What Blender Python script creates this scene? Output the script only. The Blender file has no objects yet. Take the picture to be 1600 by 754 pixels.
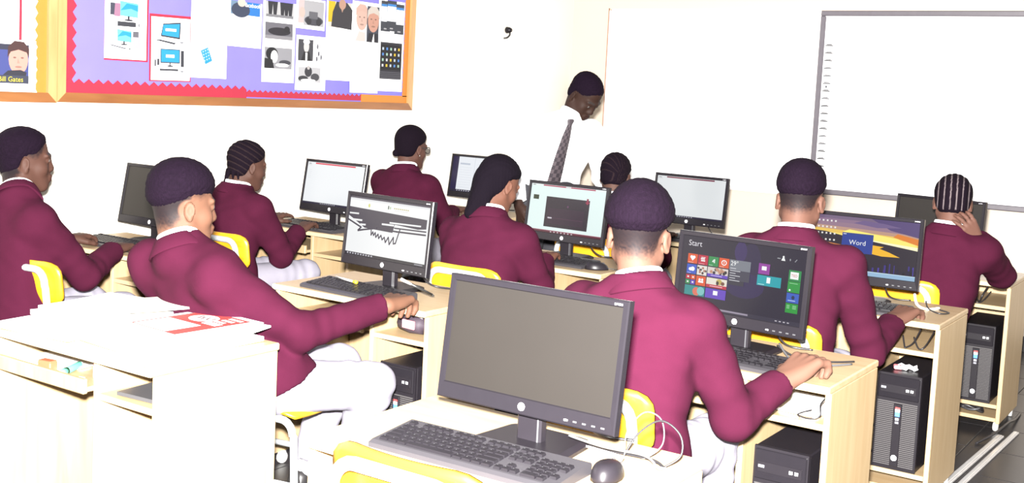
import bpy, math, random
import numpy as np
from mathutils import Vector, Matrix
random.seed(7)
rng = np.random.default_rng(7)
scene = bpy.context.scene
COL = scene.collection
R = math.radians

# ------------------------------------------------------------ camera, world, light
CAM = Vector((0.0, 0.0, 1.4585))
YAW, PITCH, ROLL = R(-33.75), R(5.251), R(2.828)
_f = Vector((math.sin(YAW)*math.cos(PITCH), math.cos(YAW)*math.cos(PITCH), -math.sin(PITCH)))
_r = Vector((math.cos(YAW), -math.sin(YAW), 0.0))
_u = _r.cross(_f)
_r2 = _r*math.cos(ROLL) + _u*math.sin(ROLL)
_u2 = -_r*math.sin(ROLL) + _u*math.cos(ROLL)
cam_data = bpy.data.cameras.new('camera')
cam_data.sensor_width = 36.0
cam_data.lens = 1775.5/1600*36.0
cam_data.shift_y = -68.8/1600
cam_data.clip_start = 0.05
cam = bpy.data.objects.new('camera', cam_data)
M = Matrix((_r2, _u2, -_f)).transposed().to_4x4()
M.translation = CAM
cam.matrix_world = M
COL.objects.link(cam)
scene.camera = cam

world = bpy.data.worlds.new('world')
scene.world = world
world.use_nodes = True
world.node_tree.nodes['Background'].inputs['Color'].default_value = (1.0, 0.985, 0.96, 1)
world.node_tree.nodes['Background'].inputs['Strength'].default_value = 0.48

def area_light(name, loc, target, size, power, color):
    l = bpy.data.lights.new(name, 'AREA')
    l.shape = 'DISK'; l.size = size; l.energy = power; l.color = color
    o = bpy.data.objects.new(name, l)
    o.location = loc
    d = Vector(target) - Vector(loc)
    o.rotation_euler = d.to_track_quat('-Z', 'Y').to_euler()
    COL.objects.link(o)
    return o
# the photographer's flash, mounted just above the lens
area_light('camera_flash', CAM + _u2*0.13 + _r2*-0.02, CAM + _f*5.0 + _u2*0.3, 0.09, 1700.0, (1.0, 0.975, 0.94))

vs = scene.view_settings
vs.view_transform = 'Standard'
vs.look = 'None'
vs.gamma = 1.0
vs.use_curve_mapping = False
vs.exposure = 0.0

# ------------------------------------------------------------ materials
MATS = {}
def _new(name):
    m = bpy.data.materials.new(name); m.use_nodes = True
    nt = m.node_tree; nt.nodes.clear()
    out = nt.nodes.new('ShaderNodeOutputMaterial')
    b = nt.nodes.new('ShaderNodeBsdfPrincipled')
    nt.links.new(b.outputs[0], out.inputs[0])
    MATS[name] = m
    return m, nt, b
def mat(name, col, rough=0.5, metal=0.0, spec=0.5, var=0.06, scale=30.0, bump=0.0, bscale=200.0, sheen=0.0):
    m, nt, b = _new(name)
    tc = nt.nodes.new('ShaderNodeTexCoord')
    n = nt.nodes.new('ShaderNodeTexNoise'); n.inputs['Scale'].default_value = scale; n.inputs['Detail'].default_value = 3
    nt.links.new(tc.outputs['Object'], n.inputs['Vector'])
    mx = nt.nodes.new('ShaderNodeMix'); mx.data_type = 'RGBA'
    mx.inputs['A'].default_value = tuple(c*(1-var) for c in col)+(1,)
    mx.inputs['B'].default_value = tuple(min(1, c*(1+var)) for c in col)+(1,)
    nt.links.new(n.outputs['Fac'], mx.inputs['Factor'])
    nt.links.new(mx.outputs['Result'], b.inputs['Base Color'])
    b.inputs['Roughness'].default_value = rough
    b.inputs['Metallic'].default_value = metal
    b.inputs['Specular IOR Level'].default_value = spec
    if sheen:
        b.inputs['Sheen Weight'].default_value = sheen
        b.inputs['Sheen Roughness'].default_value = 0.5
    if bump:
        n2 = nt.nodes.new('ShaderNodeTexNoise'); n2.inputs['Scale'].default_value = bscale; n2.inputs['Detail'].default_value = 2
        nt.links.new(tc.outputs['Object'], n2.inputs['Vector'])
        bp = nt.nodes.new('ShaderNodeBump'); bp.inputs['Strength'].default_value = bump; bp.inputs['Distance'].default_value = 0.002
        nt.links.new(n2.outputs['Fac'], bp.inputs['Height'])
        nt.links.new(bp.outputs['Normal'], b.inputs['Normal'])
    return m
def wood(name, c1, c2, stretch=(2.0, 2.0, 14.0), rough=0.45, wscale=2.2):
    m, nt, b = _new(name)
    tc = nt.nodes.new('ShaderNodeTexCoord')
    mp = nt.nodes.new('ShaderNodeMapping'); mp.inputs['Scale'].default_value = stretch
    nt.links.new(tc.outputs['Object'], mp.inputs['Vector'])
    n = nt.nodes.new('ShaderNodeTexNoise'); n.inputs['Scale'].default_value = wscale; n.inputs['Detail'].default_value = 6; n.inputs['Distortion'].default_value = 0.6
    nt.links.new(mp.outputs[0], n.inputs['Vector'])
    r = nt.nodes.new('ShaderNodeValToRGB')
    r.color_ramp.elements[0].position = 0.3; r.color_ramp.elements[0].color = c1+(1,)
    r.color_ramp.elements[1].position = 0.7; r.color_ramp.elements[1].color = c2+(1,)
    nt.links.new(n.outputs['Fac'], r.inputs['Fac'])
    nt.links.new(r.outputs[0], b.inputs['Base Color'])
    b.inputs['Roughness'].default_value = rough
    return m
def vcol(name, rough=0.6, emit=0.0, spec=0.5, bump=0.0, bscale=300.0, sss=0.0):
    m, nt, b = _new(name)
    a = nt.nodes.new('ShaderNodeVertexColor'); a.layer_name = 'col'
    if emit:
        nt.links.new(a.outputs['Color'], b.inputs['Emission Color'])
        b.inputs['Emission Strength'].default_value = emit
        b.inputs['Base Color'].default_value = (0.004, 0.004, 0.004, 1)
    else:
        nt.links.new(a.outputs['Color'], b.inputs['Base Color'])
    b.inputs['Roughness'].default_value = rough
    b.inputs['Specular IOR Level'].default_value = spec
    if bump:
        tc = nt.nodes.new('ShaderNodeTexCoord')
        n2 = nt.nodes.new('ShaderNodeTexNoise'); n2.inputs['Scale'].default_value = bscale
        nt.links.new(tc.outputs['Object'], n2.inputs['Vector'])
        bp = nt.nodes.new('ShaderNodeBump'); bp.inputs['Strength'].default_value = bump; bp.inputs['Distance'].default_value = 0.002
        nt.links.new(n2.outputs['Fac'], bp.inputs['Height'])
        nt.links.new(bp.outputs['Normal'], b.inputs['Normal'])
    return m

mat('wall_paint', (0.66, 0.62, 0.55), 0.7, var=0.02, scale=3, bump=0.08, bscale=60)
mat('wall_paint_warm', (0.50, 0.43, 0.355), 0.7, var=0.02, scale=3, bump=0.08, bscale=60)
mat('skirting_black', (0.012, 0.012, 0.013), 0.35)
mat('tile_dark', (0.020, 0.0185, 0.020), 0.35, spec=0.3, var=0.25, scale=6)
mat('grout', (0.10, 0.10, 0.10), 0.8)
mat('board_white', (0.90, 0.90, 0.90), 0.35, var=0.01)
mat('board_white_matt', (0.88, 0.88, 0.88), 0.6, var=0.01)
mat('frame_dark', (0.105, 0.095, 0.11), 0.4, var=0.15, scale=20)
mat('frame_pale', (0.80, 0.76, 0.74), 0.4)
mat('frame_brown', (0.30, 0.16, 0.11), 0.5)
wood('frame_wood', (0.15, 0.055, 0.016), (0.21, 0.085, 0.027), (8, 1.2, 8), 0.4)
wood('frame_wood_pale', (0.32, 0.18, 0.07), (0.40, 0.25, 0.11), (8, 8, 1.2), 0.4)
wood('desk_wood', (0.31, 0.218, 0.115), (0.365, 0.268, 0.155), (14, 14, 1.2), 0.42)
wood('desk_wood_top', (0.32, 0.225, 0.12), (0.37, 0.272, 0.16), (1.2, 14, 14), 0.4)
mat('edge_band', (0.42, 0.34, 0.21), 0.4)
wood('chair_ply', (0.40, 0.17, 0.006), (0.50, 0.26, 0.012), (1.5, 10, 16), 0.35)
mat('chair_tube', (0.32, 0.34, 0.35), 0.35, metal=0.0, spec=0.6, var=0.05)
mat('rubber', (0.02, 0.02, 0.02), 0.7)
mat('plastic_black', (0.010, 0.0085, 0.011), 0.38, var=0.1, spec=0.22)
mat('plastic_bezel', (0.0098, 0.0086, 0.0110), 0.24, var=0.08, spec=0.22)
mat('plastic_grey', (0.05, 0.05, 0.055), 0.45)
mat('key_black', (0.008, 0.007, 0.009), 0.45, spec=0.22)
mat('keyboard_deck', (0.030, 0.028, 0.032), 0.42, spec=0.22)
mat('grille', (0.085, 0.08, 0.082), 0.35, metal=0.3)
mat('screen_off', (0.0115, 0.0100, 0.0090), 0.42, spec=0.25, var=0.15, scale=3)
mat('white_plastic', (0.80, 0.80, 0.80), 0.35)
mat('castor', (0.6, 0.6, 0.58), 0.4)
mat('cable_black', (0.015, 0.014, 0.016), 0.4)
mat('cable_grey', (0.06, 0.06, 0.065), 0.45)
mat('duct_metal', (0.45, 0.44, 0.44), 0.35, metal=0.3, var=0.3, scale=25)
mat('paper', (0.85, 0.85, 0.86), 0.75, var=0.02)
mat('paper_cream', (0.84, 0.80, 0.66), 0.75, var=0.03)
mat('board_lavender', (0.135, 0.118, 0.46), 0.7, var=0.10, scale=4)
mat('card_red', (0.26, 0.012, 0.03), 0.6, var=0.08)
mat('card_orange', (0.40, 0.14, 0.02), 0.6, var=0.06)
mat('trunking', (0.90, 0.89, 0.87), 0.5)
mat('blazer', (0.036, 0.0050, 0.0148), 0.95, spec=0.05, var=0.12, scale=14, bump=0.25, bscale=700)
mat('trouser_grey', (0.22, 0.21, 0.25), 0.9, spec=0.1, var=0.05, bump=0.2, bscale=500)
mat('trouser_dark', (0.03, 0.03, 0.035), 0.9, spec=0.1)
mat('shirt_white', (0.86, 0.86, 0.88), 0.8, spec=0.2, var=0.02)
mat('leather_black', (0.015, 0.014, 0.015), 0.4)
mat('sock_white', (0.82, 0.82, 0.84), 0.9)
mat('glasses_frame', (0.03, 0.025, 0.025), 0.3)
mat('earring', (0.8, 0.8, 0.78), 0.2, metal=0.8)
mat('green_plastic', (0.10, 0.42, 0.28), 0.4)
mat('red_plastic', (0.62, 0.10, 0.05), 0.4)
mat('lilac_plastic', (0.55, 0.48, 0.75), 0.5)
mat('pouch_dark', (0.03, 0.02, 0.03), 0.6)
mat('pink_card', (0.75, 0.25, 0.28), 0.6)
mat('yellow_plastic', (0.85, 0.65, 0.02), 0.4)
mat('pen_black', (0.02, 0.02, 0.02), 0.3)
mat('silver', (0.7, 0.7, 0.7), 0.3, metal=0.6)
vcol('print_paper', 0.7)
vcol('screen_lit', 0.18, emit=1.0, spec=0.25)
vcol('print_plastic', 0.45)
vcol('skin', 0.62, spec=0.14, bump=0.05, bscale=250)
vcol('hair', 0.9, spec=0.06, bump=0.8, bscale=330)
vcol('tie_cloth', 0.6, bump=0.1)
def glass_mat():
    m, nt, b = _new('lens_glass')
    b.inputs['Transmission Weight'].default_value = 1.0
    b.inputs['Roughness'].default_value = 0.02
    b.inputs['IOR'].default_value = 1.1
glass_mat()

# ------------------------------------------------------------ object helpers
def link(o):
    COL.objects.link(o); return o
def tag(o, label=None, cat=None, group=None, kind=None):
    if label: o['label'] = label
    if cat: o['category'] = cat
    if group: o['group'] = group
    if kind: o['kind'] = kind
    return o
def empty(name, loc=(0, 0, 0), rz=0.0):
    o = bpy.data.objects.new(name, None)
    o.location = loc; o.rotation_euler = (0, 0, rz); o.empty_display_size = 0.1
    return link(o)
def put(name, me, parent=None, loc=None, rot=None):
    o = bpy.data.objects.new(name, me)
    if parent is not None: o.parent = parent
    if loc is not None: o.location = loc
    if rot is not None: o.rotation_euler = rot
    return link(o)
def copy_tree(o, parent=None):
    c = o.copy(); COL.objects.link(c)
    if parent is not None: c.parent = parent
    for ch in list(o.children): copy_tree(ch, c)
    return c

class MB:
    """collects geometry for one mesh"""
    def __init__(s): s.v = []; s.f = []; s.sm = []; s.c = []
    def add(s, vs, fs, smooth=False, col=None):
        b = len(s.v); s.v += [tuple(v) for v in vs]
        for f in fs:
            s.f.append([i+b for i in f]); s.sm.append(smooth); s.c.append(col)
        return s
    def box(s, c, size, bev=0.0, rot=None, col=None):
        hx, hy, hz = (d/2 for d in size); c = Vector(c)
        if bev <= 0:
            vs = [(x*hx, y*hy, z*hz) for x in (-1, 1) for y in (-1, 1) for z in (-1, 1)]
            fs = [(0, 1, 3, 2), (4, 6, 7, 5), (0, 4, 5, 1), (2, 3, 7, 6), (0, 2, 6, 4), (1, 5, 7, 3)]
        else:
            e = min(bev, hx*.49, hy*.49, hz*.49); vs = []; idx = {}
            for x in (-1, 1):
                for y in (-1, 1):
                    for z in (-1, 1):
                        for a in range(3):
                            p = [x*(hx-e), y*(hy-e), z*(hz-e)]
                            p[a] = (x*hx, y*hy, z*hz)[a]
                            idx[x, y, z, a] = len(vs); vs.append(tuple(p))
            fs = []
            def q(*k):
                fs.append([idx[i] for i in k])
            for x in (-1, 1):
                o = [(x, -1, -1, 0), (x, 1, -1, 0), (x, 1, 1, 0), (x, -1, 1, 0)]
                q(*(o if x > 0 else o[::-1]))
            for y in (-1, 1):
                o = [(-1, y, -1, 1), (-1, y, 1, 1), (1, y, 1, 1), (1, y, -1, 1)]
                q(*(o if y > 0 else o[::-1]))
            for z in (-1, 1):
                o = [(-1, -1, z, 2), (1, -1, z, 2), (1, 1, z, 2), (-1, 1, z, 2)]
                q(*(o if z > 0 else o[::-1]))
            for x in (-1, 1):
                for y in (-1, 1):
                    o = [(x, y, -1, 0), (x, y, -1, 1), (x, y, 1, 1), (x, y, 1, 0)]
                    q(*(o if x*y > 0 else o[::-1]))
                for z in (-1, 1):
                    o = [(x, -1, z, 0), (x, 1, z, 0), (x, 1, z, 2), (x, -1, z, 2)]
                    q(*(o if x*z > 0 else o[::-1]))
            for y in (-1, 1):
                for z in (-1, 1):
                    o = [(-1, y, z, 1), (-1, y, z, 2), (1, y, z, 2), (1, y, z, 1)]
                    q(*(o if y*z > 0 else o[::-1]))
            for x in (-1, 1):
                for y in (-1, 1):
                    for z in (-1, 1):
                        o = [(x, y, z, 0), (x, y, z, 1), (x, y, z, 2)]
                        q(*(o if x*y*z > 0 else o[::-1]))
        if rot is not None: vs = [rot @ Vector(v) for v in vs]
        return s.add([Vector(v)+c for v in vs], fs, False, col)
    def tube(s, pts, r, seg=8, smooth_n=0, close=False, col=None, rend=None):
        P = [Vector(p) for p in pts]
        if smooth_n: P = catmull(P, smooth_n)
        n = len(P); vs = []; fs = []
        t0 = (P[1]-P[0]).normalized()
        ref = Vector((0, 0, 1)) if abs(t0.z) < 0.9 else Vector((1, 0, 0))
        a = (ref - t0*ref.dot(t0)).normalized()
        for i in range(n):
            t = (P[min(i+1, n-1)] - P[max(i-1, 0)])
            t = t.normalized() if t.length > 1e-9 else t0
            a = (a - t*a.dot(t)).normalized(); b = t.cross(a)
            rr = r if rend is None else r + (rend-r)*i/(n-1)
            for k in range(seg):
                th = 2*math.pi*k/seg
                vs.append(P[i] + a*(rr*math.cos(th)) + b*(rr*math.sin(th)))
        for i in range(n-1):
            for k in range(seg):
                fs.append((i*seg+k, i*seg+(k+1) % seg, (i+1)*seg+(k+1) % seg, (i+1)*seg+k))
        s.add(vs, fs, True, col)
        b = len(s.v)-len(vs)
        s.f.append([b+k for k in range(seg)][::-1]); s.sm.append(False); s.c.append(col)
        s.f.append([b+(n-1)*seg+k for k in range(seg)]); s.sm.append(False); s.c.append(col)
        return s
    def lathe(s, prof, c=(0, 0, 0), seg=24, rot=None, col=None, sx=1.0, sy=1.0, cap=True):
        vs = []; fs = []; c = Vector(c)
        for (r, z) in prof:
            for k in range(seg):
                th = 2*math.pi*k/seg
                v = Vector((r*math.cos(th)*sx, r*math.sin(th)*sy, z))
                vs.append((rot @ v if rot is not None else v)+c)
        for i in range(len(prof)-1):
            for k in range(seg):
                fs.append((i*seg+k, i*seg+(k+1) % seg, (i+1)*seg+(k+1) % seg, (i+1)*seg+k))
        if cap:
            fs.append(list(range(seg))[::-1]); fs.append([(len(prof)-1)*seg+k for k in range(seg)])
        return s.add(vs, fs, True, col)
    def prism(s, poly, z0, z1, mp=None, col=None):
        n = len(poly); mp = mp or (lambda x, y, z: (x, y, z))
        vs = [mp(x, y, z0) for x, y in poly] + [mp(x, y, z1) for x, y in poly]
        fs = [list(range(n))[::-1], [n+i for i in range(n)]]
        fs += [(i, (i+1) % n, n+(i+1) % n, n+i) for i in range(n)]
        return s.add(vs, fs, False, col)
    def mesh(s, name, mtl):
        me = bpy.data.meshes.new(name)
        me.from_pydata([tuple(v) for v in s.v], [], s.f)
        me.polygons.foreach_set('use_smooth', s.sm)
        if any(c is not None for c in s.c):
            at = me.color_attributes.new('col', 'FLOAT_COLOR', 'CORNER')
            buf = []
            for f, c in zip(s.f, s.c):
                c = c or (0.5, 0.5, 0.5)
                buf += [c[0], c[1], c[2], 1.0]*len(f)
            at.data.foreach_set('color', buf)
        me.materials.append(MATS[mtl]); me.update()
        return me
    def build(s, name, mtl, parent=None, loc=None, rot=None):
        return put(name, s.mesh(name, mtl), parent, loc, rot)

def catmull(P, n):
    out = []
    for i in range(len(P)-1):
        p0, p1, p2, p3 = P[max(i-1, 0)], P[i], P[i+1], P[min(i+2, len(P)-1)]
        for k in range(n):
            t = k/n
            out.append(0.5*((2*p1) + (p2-p0)*t + (2*p0-5*p1+4*p2-p3)*t*t + (3*p1-p0-3*p2+p3)*t**3))
    out.append(P[-1]); return out

_TXT = {}
def text_tris(s):
    if s not in _TXT:
        cu = bpy.data.curves.new('lettering', 'FONT'); cu.body = s; cu.size = 1.0; cu.resolution_u = 3
        ob = bpy.data.objects.new('lettering', cu); COL.objects.link(ob)
        dg = bpy.context.evaluated_depsgraph_get(); dg.update()
        ev = ob.evaluated_get(dg); me = ev.to_mesh()
        vs = [tuple(v.co) for v in me.vertices]; fs = [list(p.vertices) for p in me.polygons]
        ev.to_mesh_clear()
        bpy.data.objects.remove(ob); bpy.data.curves.remove(cu)
        w = max([v[0] for v in vs] or [0])
        _TXT[s] = (vs, fs, w)
    return _TXT[s]

def srgb(r, g, b):
    f = lambda c: (c/255/12.92 if c/255 <= 0.04045 else ((c/255+0.055)/1.055)**2.4)
    return (f(r), f(g), f(b))

class Print:
    """flat print: coloured polygons in layers on a rectangle w x h (units of the caller), origin lower left"""
    def __init__(s, w, h, bg=None, eps=0.00012):
        s.w, s.h, s.eps = w, h, eps; s.n = 0; s.items = []
        if bg is not None: s.rect(0, 0, w, h, bg)
    def poly(s, pts, col):
        s.items.append(([(x, y) for x, y in pts], None, s.n, col)); s.n += 1
    def rect(s, x0, y0, x1, y1, col): s.poly([(x0, y0), (x1, y0), (x1, y1), (x0, y1)], col)
    def ell(s, cx, cy, rx, ry, col, n=18, rot=0.0):
        s.poly([(cx+rx*math.cos(t)*math.cos(rot)-ry*math.sin(t)*math.sin(rot), cy+rx*math.cos(t)*math.sin(rot)+ry*math.sin(t)*math.cos(rot)) for t in [2*math.pi*i/n for i in range(n)]], col)
    def text(s, t, x, y, size, col, center=False):
        vs, fs, w = text_tris(t)
        if center: x -= w*size/2
        s.items.append(([(x+v[0]*size, y+v[1]*size) for v in vs], fs, s.n, col)); s.n += 1
    def stroke(s, pts, wd, col):
        for (a, b) in zip(pts[:-1], pts[1:]):
            a = Vector(a); b = Vector(b); d = b-a
            if d.length < 1e-9: continue
            nrm = Vector((-d.y, d.x)).normalized()*wd/2; e = d.normalized()*wd*0.3
            s.items.append(([tuple(a-e+nrm), tuple(a-e-nrm), tuple(b+e-nrm), tuple(b+e+nrm)], None, s.n, col))
        s.n += 1
    def into(s, mb, org, ux, uy, nrm, k=1.0, off=0.0):
        org, ux, uy, nrm = Vector(org), Vector(ux), Vector(uy), Vector(nrm)
        flip = ux.cross(uy).dot(nrm) < 0
        for pts, fs, n, col in s.items:
            base = org + nrm*(off + n*s.eps)
            vs = [base + ux*(x*k) + uy*(y*k) for x, y in pts]
            ff = fs if fs is not None else [list(range(len(pts)))]
            if fs is None:
                ar = sum(pts[i][0]*pts[(i+1) % len(pts)][1]-pts[(i+1) % len(pts)][0]*pts[i][1] for i in range(len(pts)))
                if (ar < 0) != flip: ff = [list(reversed(ff[0]))]
            elif flip: ff = [list(reversed(f)) for f in ff]
            mb.add(vs, ff, False, col)
        return mb

# ------------------------------------------------------------ the room
WX, WY, CEIL = -4.62, 7.65, 2.9
def structure(o): o['kind'] = 'structure'; return o
fl = structure(MB().box(((WX+2.2)/2, (WY-1.6)/2, -0.056), (2.2-WX, WY+1.6, 0.1)).build('floor', 'grout'))
TS = 0.4
tile_me = MB().box((0, 0, -0.005), (TS-0.004, TS-0.004, 0.012), 0.0015).mesh('tile', 'tile_dark')
for i in range(15):
    for j in range(16):
        put('tile', tile_me, fl, (WX+TS*(i+.5), WY-TS*(j+.5), 0))
rest = MB()
for i in range(17):
    for j in range(23):
        if i >= 15 or j >= 16:
            rest.box((WX+TS*(i+.5), WY-TS*(j+.5), -0.005), (TS-0.004, TS-0.004, 0.012))
tag(rest.build('tile_field', 'tile_dark', fl), kind='stuff')
structure(MB().box(((WX+2.2)/2, WY+0.06, CEIL/2), (2.2-WX+0.24, 0.12, CEIL)).build('wall_back', 'wall_paint_warm'))
structure(MB().box((WX-0.06, (WY-1.6)/2, CEIL/2), (0.12, WY+1.6, CEIL)).build('wall_left', 'wall_paint'))
structure(MB().box(((WX+2.2)/2, WY-0.008, 0.05), (2.2-WX, 0.016, 0.10), 0.003).build('baseboard_back', 'skirting_black'))
structure(MB().box((WX+0.008, (WY-1.6)/2, 0.05), (0.016, WY+1.6-0.02, 0.10), 0.003).build('baseboard_left', 'skirting_black'))

# cable trunking running down the left wall with a black plug beside it
t = empty('cable_trunking', (WX, 6.62, 0.11))
MB().box((0.009, 0, 1.39), (0.018, 0.032, 2.78), 0.003).build('channel', 'trunking', t)
MB().box((0.0195, 0, 1.39), (0.003, 0.022, 2.78), 0.001).build('lid', 'trunking', t)
tag(t, 'white plastic cable trunking running down the wall left of the teacher', 'trunking')
t = empty('wall_hook', (WX, 6.735, 1.90))
MB().lathe([(0.018, 0), (0.024, 0.006), (0.020, 0.03), (0.012, 0.045)], rot=Matrix.Rotation(R(90), 3, 'Y'), seg=14).build('plug_body', 'plastic_black', t)
MB().tube([(0.03, 0.0, -0.01), (0.04, -0.012, -0.035), (0.03, -0.03, -0.055), (0.012, -0.045, -0.06)], 0.006, 8, 4).build('lead', 'cable_black', t)
tag(t, 'small black plug fitting on the wall beside the white trunking', 'plug')

# ------------------------------------------------------------ whiteboards
def mapw(x, y, z): return (x, y, z)
wb = empty('whiteboard', (0, WY, 0))
x0, x1, z0, z1 = -4.30, -2.645, 0.845, 2.125
MB().box(((x0+x1)/2, -0.012, (z0+z1)/2), (x1-x0-0.02, 0.018, z1-z0-0.02), 0.001).build('panel', 'board_white', wb)
for nm, c, s_ in (('frame_top', ((x0+x1)/2, -0.013, z1-0.004), (x1-x0-0.06, 0.026, 0.012)), ('frame_bottom', ((x0+x1)/2, -0.013, z0+0.006), (x1-x0, 0.026, 0.014)),
                  ('frame_side', (x1-0.008, -0.013, (z0+z1)/2), (0.016, 0.026, z1-z0))):
    MB().box(c, s_, 0.003).build(nm, 'frame_pale', wb)
MB().tube([(x0+0.05, -0.014, z1-0.004), (x0+0.02, -0.014, z1-0.008), (x0+0.006, -0.014, z1-0.035), (x0+0.002, -0.014, z1-0.1), (x0+0.002, -0.014, z0)], 0.005, 8, 5).build('frame_side', 'frame_brown', wb)
tag(wb, 'plain whiteboard with a thin pale frame behind the teacher', 'whiteboard')
wb2 = empty('interactive_whiteboard', (0, WY, 0))
x0, x1, z0, z1 = -2.640, -0.55, 0.875, 2.115
MB().box(((x0+x1)/2, -0.020, (z0+z1)/2), (x1-x0-0.04, 0.03, z1-z0-0.04), 0.002).build('panel', 'board_white_matt', wb2)
fw = 0.036
for nm, c, s_ in (('frame_top', ((x0+x1)/2, -0.024, z1-fw/2), (x1-x0, 0.046, fw)), ('frame_bottom', ((x0+x1)/2, -0.024, z0+fw/2), (x1-x0, 0.046, fw)),
                  ('frame_side', (x0+fw/2, -0.024, (z0+z1)/2), (fw, 0.046, z1-z0-2*fw)), ('frame_side', (x1-fw/2, -0.024, (z0+z1)/2), (fw, 0.046, z1-z0-2*fw))):
    MB().box(c, s_, 0.006).build(nm, 'frame_dark', wb2)
pr = Print(1, 1)
for k in range(17):
    zc = 1.885 - k*0.0511
    g = (.06, .06, .07) if k in (3, 4, 5, 7, 12, 13) else (.015, .015, .02)
    pr.rect(-2.597, zc-0.007, -2.543, zc, g); pr.rect(-2.588, zc+0.001, -2.552, zc+0.006, g)
    if k in (5, 6, 7, 8): pr.ell(-2.571, zc-0.026, 0.007 if k == 5 else 0.004, 0.008 if k == 5 else 0.003, srgb(50, 50, 60), 10)
mb = MB(); pr.into(mb, (0, -0.0352, 0), (1, 0, 0), (0, 0, 1), (0, -1, 0)); tag(mb.build('printed_icons', 'print_plastic', wb2), kind='stuff')
tag(wb2, 'large whiteboard with dark grey frame and a column of small icons', 'whiteboard')

# ------------------------------------------------------------ notice boards on the left wall
def wallmap(y, z, d): return (d, y, z)
def notice(name, y0, y1, z0, z1, back, label, pale_sides):
    t = empty(name, (WX, 0, 0))
    MB().box((0.006, (y0+y1)/2, (z0+z1)/2), (0.012, y1-y0-0.02, z1-z0-0.02)).build('backing', back, t)
    w = 0.044
    def bar(nm, poly, m):
        mb = MB(); mb.prism(poly, 0.0, 0.030, lambda y, z, d: (d, y, z)); mb.build(nm, m, t)
    bar('frame_bottom', [(y0, z0), (y1, z0), (y1-w, z0+w), (y0+w, z0+w)], 'frame_wood')
    bar('frame_top', [(y0+w, z1-w), (y1-w, z1-w), (y1, z1), (y0, z1)], 'frame_wood')
    bar('frame_side', [(y0, z0), (y0+w, z0+w), (y0+w, z1-w), (y0, z1)], pale_sides)
    bar('frame_side', [(y1-w, z0+w), (y1, z0), (y1, z1), (y1-w, z1-w)], pale_sides)
    tag(t, label, 'notice board'); return t
nbB = notice('notice_board', 3.130, 5.675, 1.316, 2.50, 'board_lavender', 'long lavender notice board with red zigzag border and pinned sheets', 'frame_wood_pale')
nbA = notice('notice_board', 0.95, 3.128, 1.312, 2.50, 'paper', 'white notice board with orange zigzag edge, cut off at photo left', 'frame_wood_pale')
def zig(parent, name, m, y0, y1, z0, z1, step, amp, side, d=0.0145):
    """strip with a zigzag edge; side 'top', 'right' or 'left'"""
    pts = []
    if side == 'top':
        pts = [(y0, z0), (y1, z0)]; n = max(2, int((y1-y0)/step)); edge = []
        for k in range(2*n+1):
            edge.append((y1-(y1-y0)*k/(2*n), z1 + (amp if k % 2 else 0)))
        pts += edge
    else:
        n = max(2, int((z1-z0)/step)); edge = []
        for k in range(2*n+1):
            edge.append((0, z0+(z1-z0)*k/(2*n), amp if k % 2 else 0))
        if side == 'right': pts = [(y0, z1), (y0, z0)] + [(y1+a, z) for _, z, a in edge]
        else: pts = [(y1, z0), (y1, z1)] + [(y0-a, z) for _, z, a in reversed(edge)]
    mb = MB(); mb.prism(pts, d-0.0022, d, lambda y, z, dd: (dd, y, z)); return mb.build(name, m, parent)
zig(nbB, 'border_strip', 'card_red', 3.172, 3.215, 1.36, 2.46, 0.058, 0.022, 'right')
zig(nbB, 'border_strip', 'card_red', 3.172, 4.28, 1.352, 1.405, 0.052, 0.020, 'top', 0.0165)
zig(nbB, 'border_strip', 'card_red', 4.283, 5.22, 1.366, 1.392, 0.038, 0.014, 'top', 0.0148)
zig(nbB, 'border_strip', 'card_orange', 5.20, 5.632, 1.360, 1.405, 0.5, 0.0, 'top', 0.0158)
zig(nbB, 'border_strip', 'card_orange', 5.590, 5.632, 1.40, 2.46, 0.03, 0.005, 'left', 0.0158)
zig(nbA, 'border_strip', 'card_orange', 3.040, 3.084, 1.356, 2.46, 0.05, 0.014, 'left')
mb = MB().box((0.0150, 2.955, 1.70), (0.002, 0.012, 0.30)); mb.build('red_line', 'card_red', nbA)

W_ = srgb(252, 252, 253)
def sheet(y0, y1, z0, z1, label, draw=None, backing=None, d=0.017, tilt=0.0, group='printed sheets pinned on the notice boards', cat='paper'):
    t = empty('pinned_sheet', (WX, (y0+y1)/2, (z0+z1)/2))
    t.rotation_euler = (R(tilt), 0, 0)
    w, h = y1-y0, z1-z0
    if backing:
        l, r_, b, tp = backing
        MB().box((d-0.002, (r_-l)/2, (tp-b)/2), (0.0016, w+l+r_, h+b+tp)).build('card_backing', 'card_red', t)
    # gently bowed sheet
    n = 6; mb = MB(); vs = []; fs = []
    for i in range(n+1):
        zz = -h/2+h*i/n; bow = 0.0
        for y in (-w/2, w/2): vs.append((d+bow, y, zz))
    for i in range(n): fs.append((2*i, 2*i+1, 2*i+3, 2*i+2))
    m = len(vs); vs2 = vs+[(x-0.001, y, z) for x, y, z in vs]
    fs2 = fs+[[k+m for k in reversed(f)] for f in fs]
    fs2 += [(0, m, m+1, 1), (2*n, 2*n+1, m+2*n+1, m+2*n)] + [(2*i+2, m+2*i+2, m+2*i, 2*i) for i in range(n)] + [(2*i+1, m+2*i+1, m+2*i+3, 2*i+3) for i in range(n)]
    mb.add(vs2, fs2); mb.build('sheet', 'paper', t)
    if draw:
        pr = Print(w, h); draw(pr, w, h)
        mb = MB(); pr.items = [(a_, b_, c_, tuple(q*(.42 if min(col_) < .8 else .85) for q in col_)) for a_, b_, c_, col_ in pr.items]; pr.into(mb, (d+0.0003, -w/2, -h/2), (0, 1, 0), (0, 0, 1), (1, 0, 0)); mb.build('print', 'print_paper', t)
    tag(t, label, cat, group); return t
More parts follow.
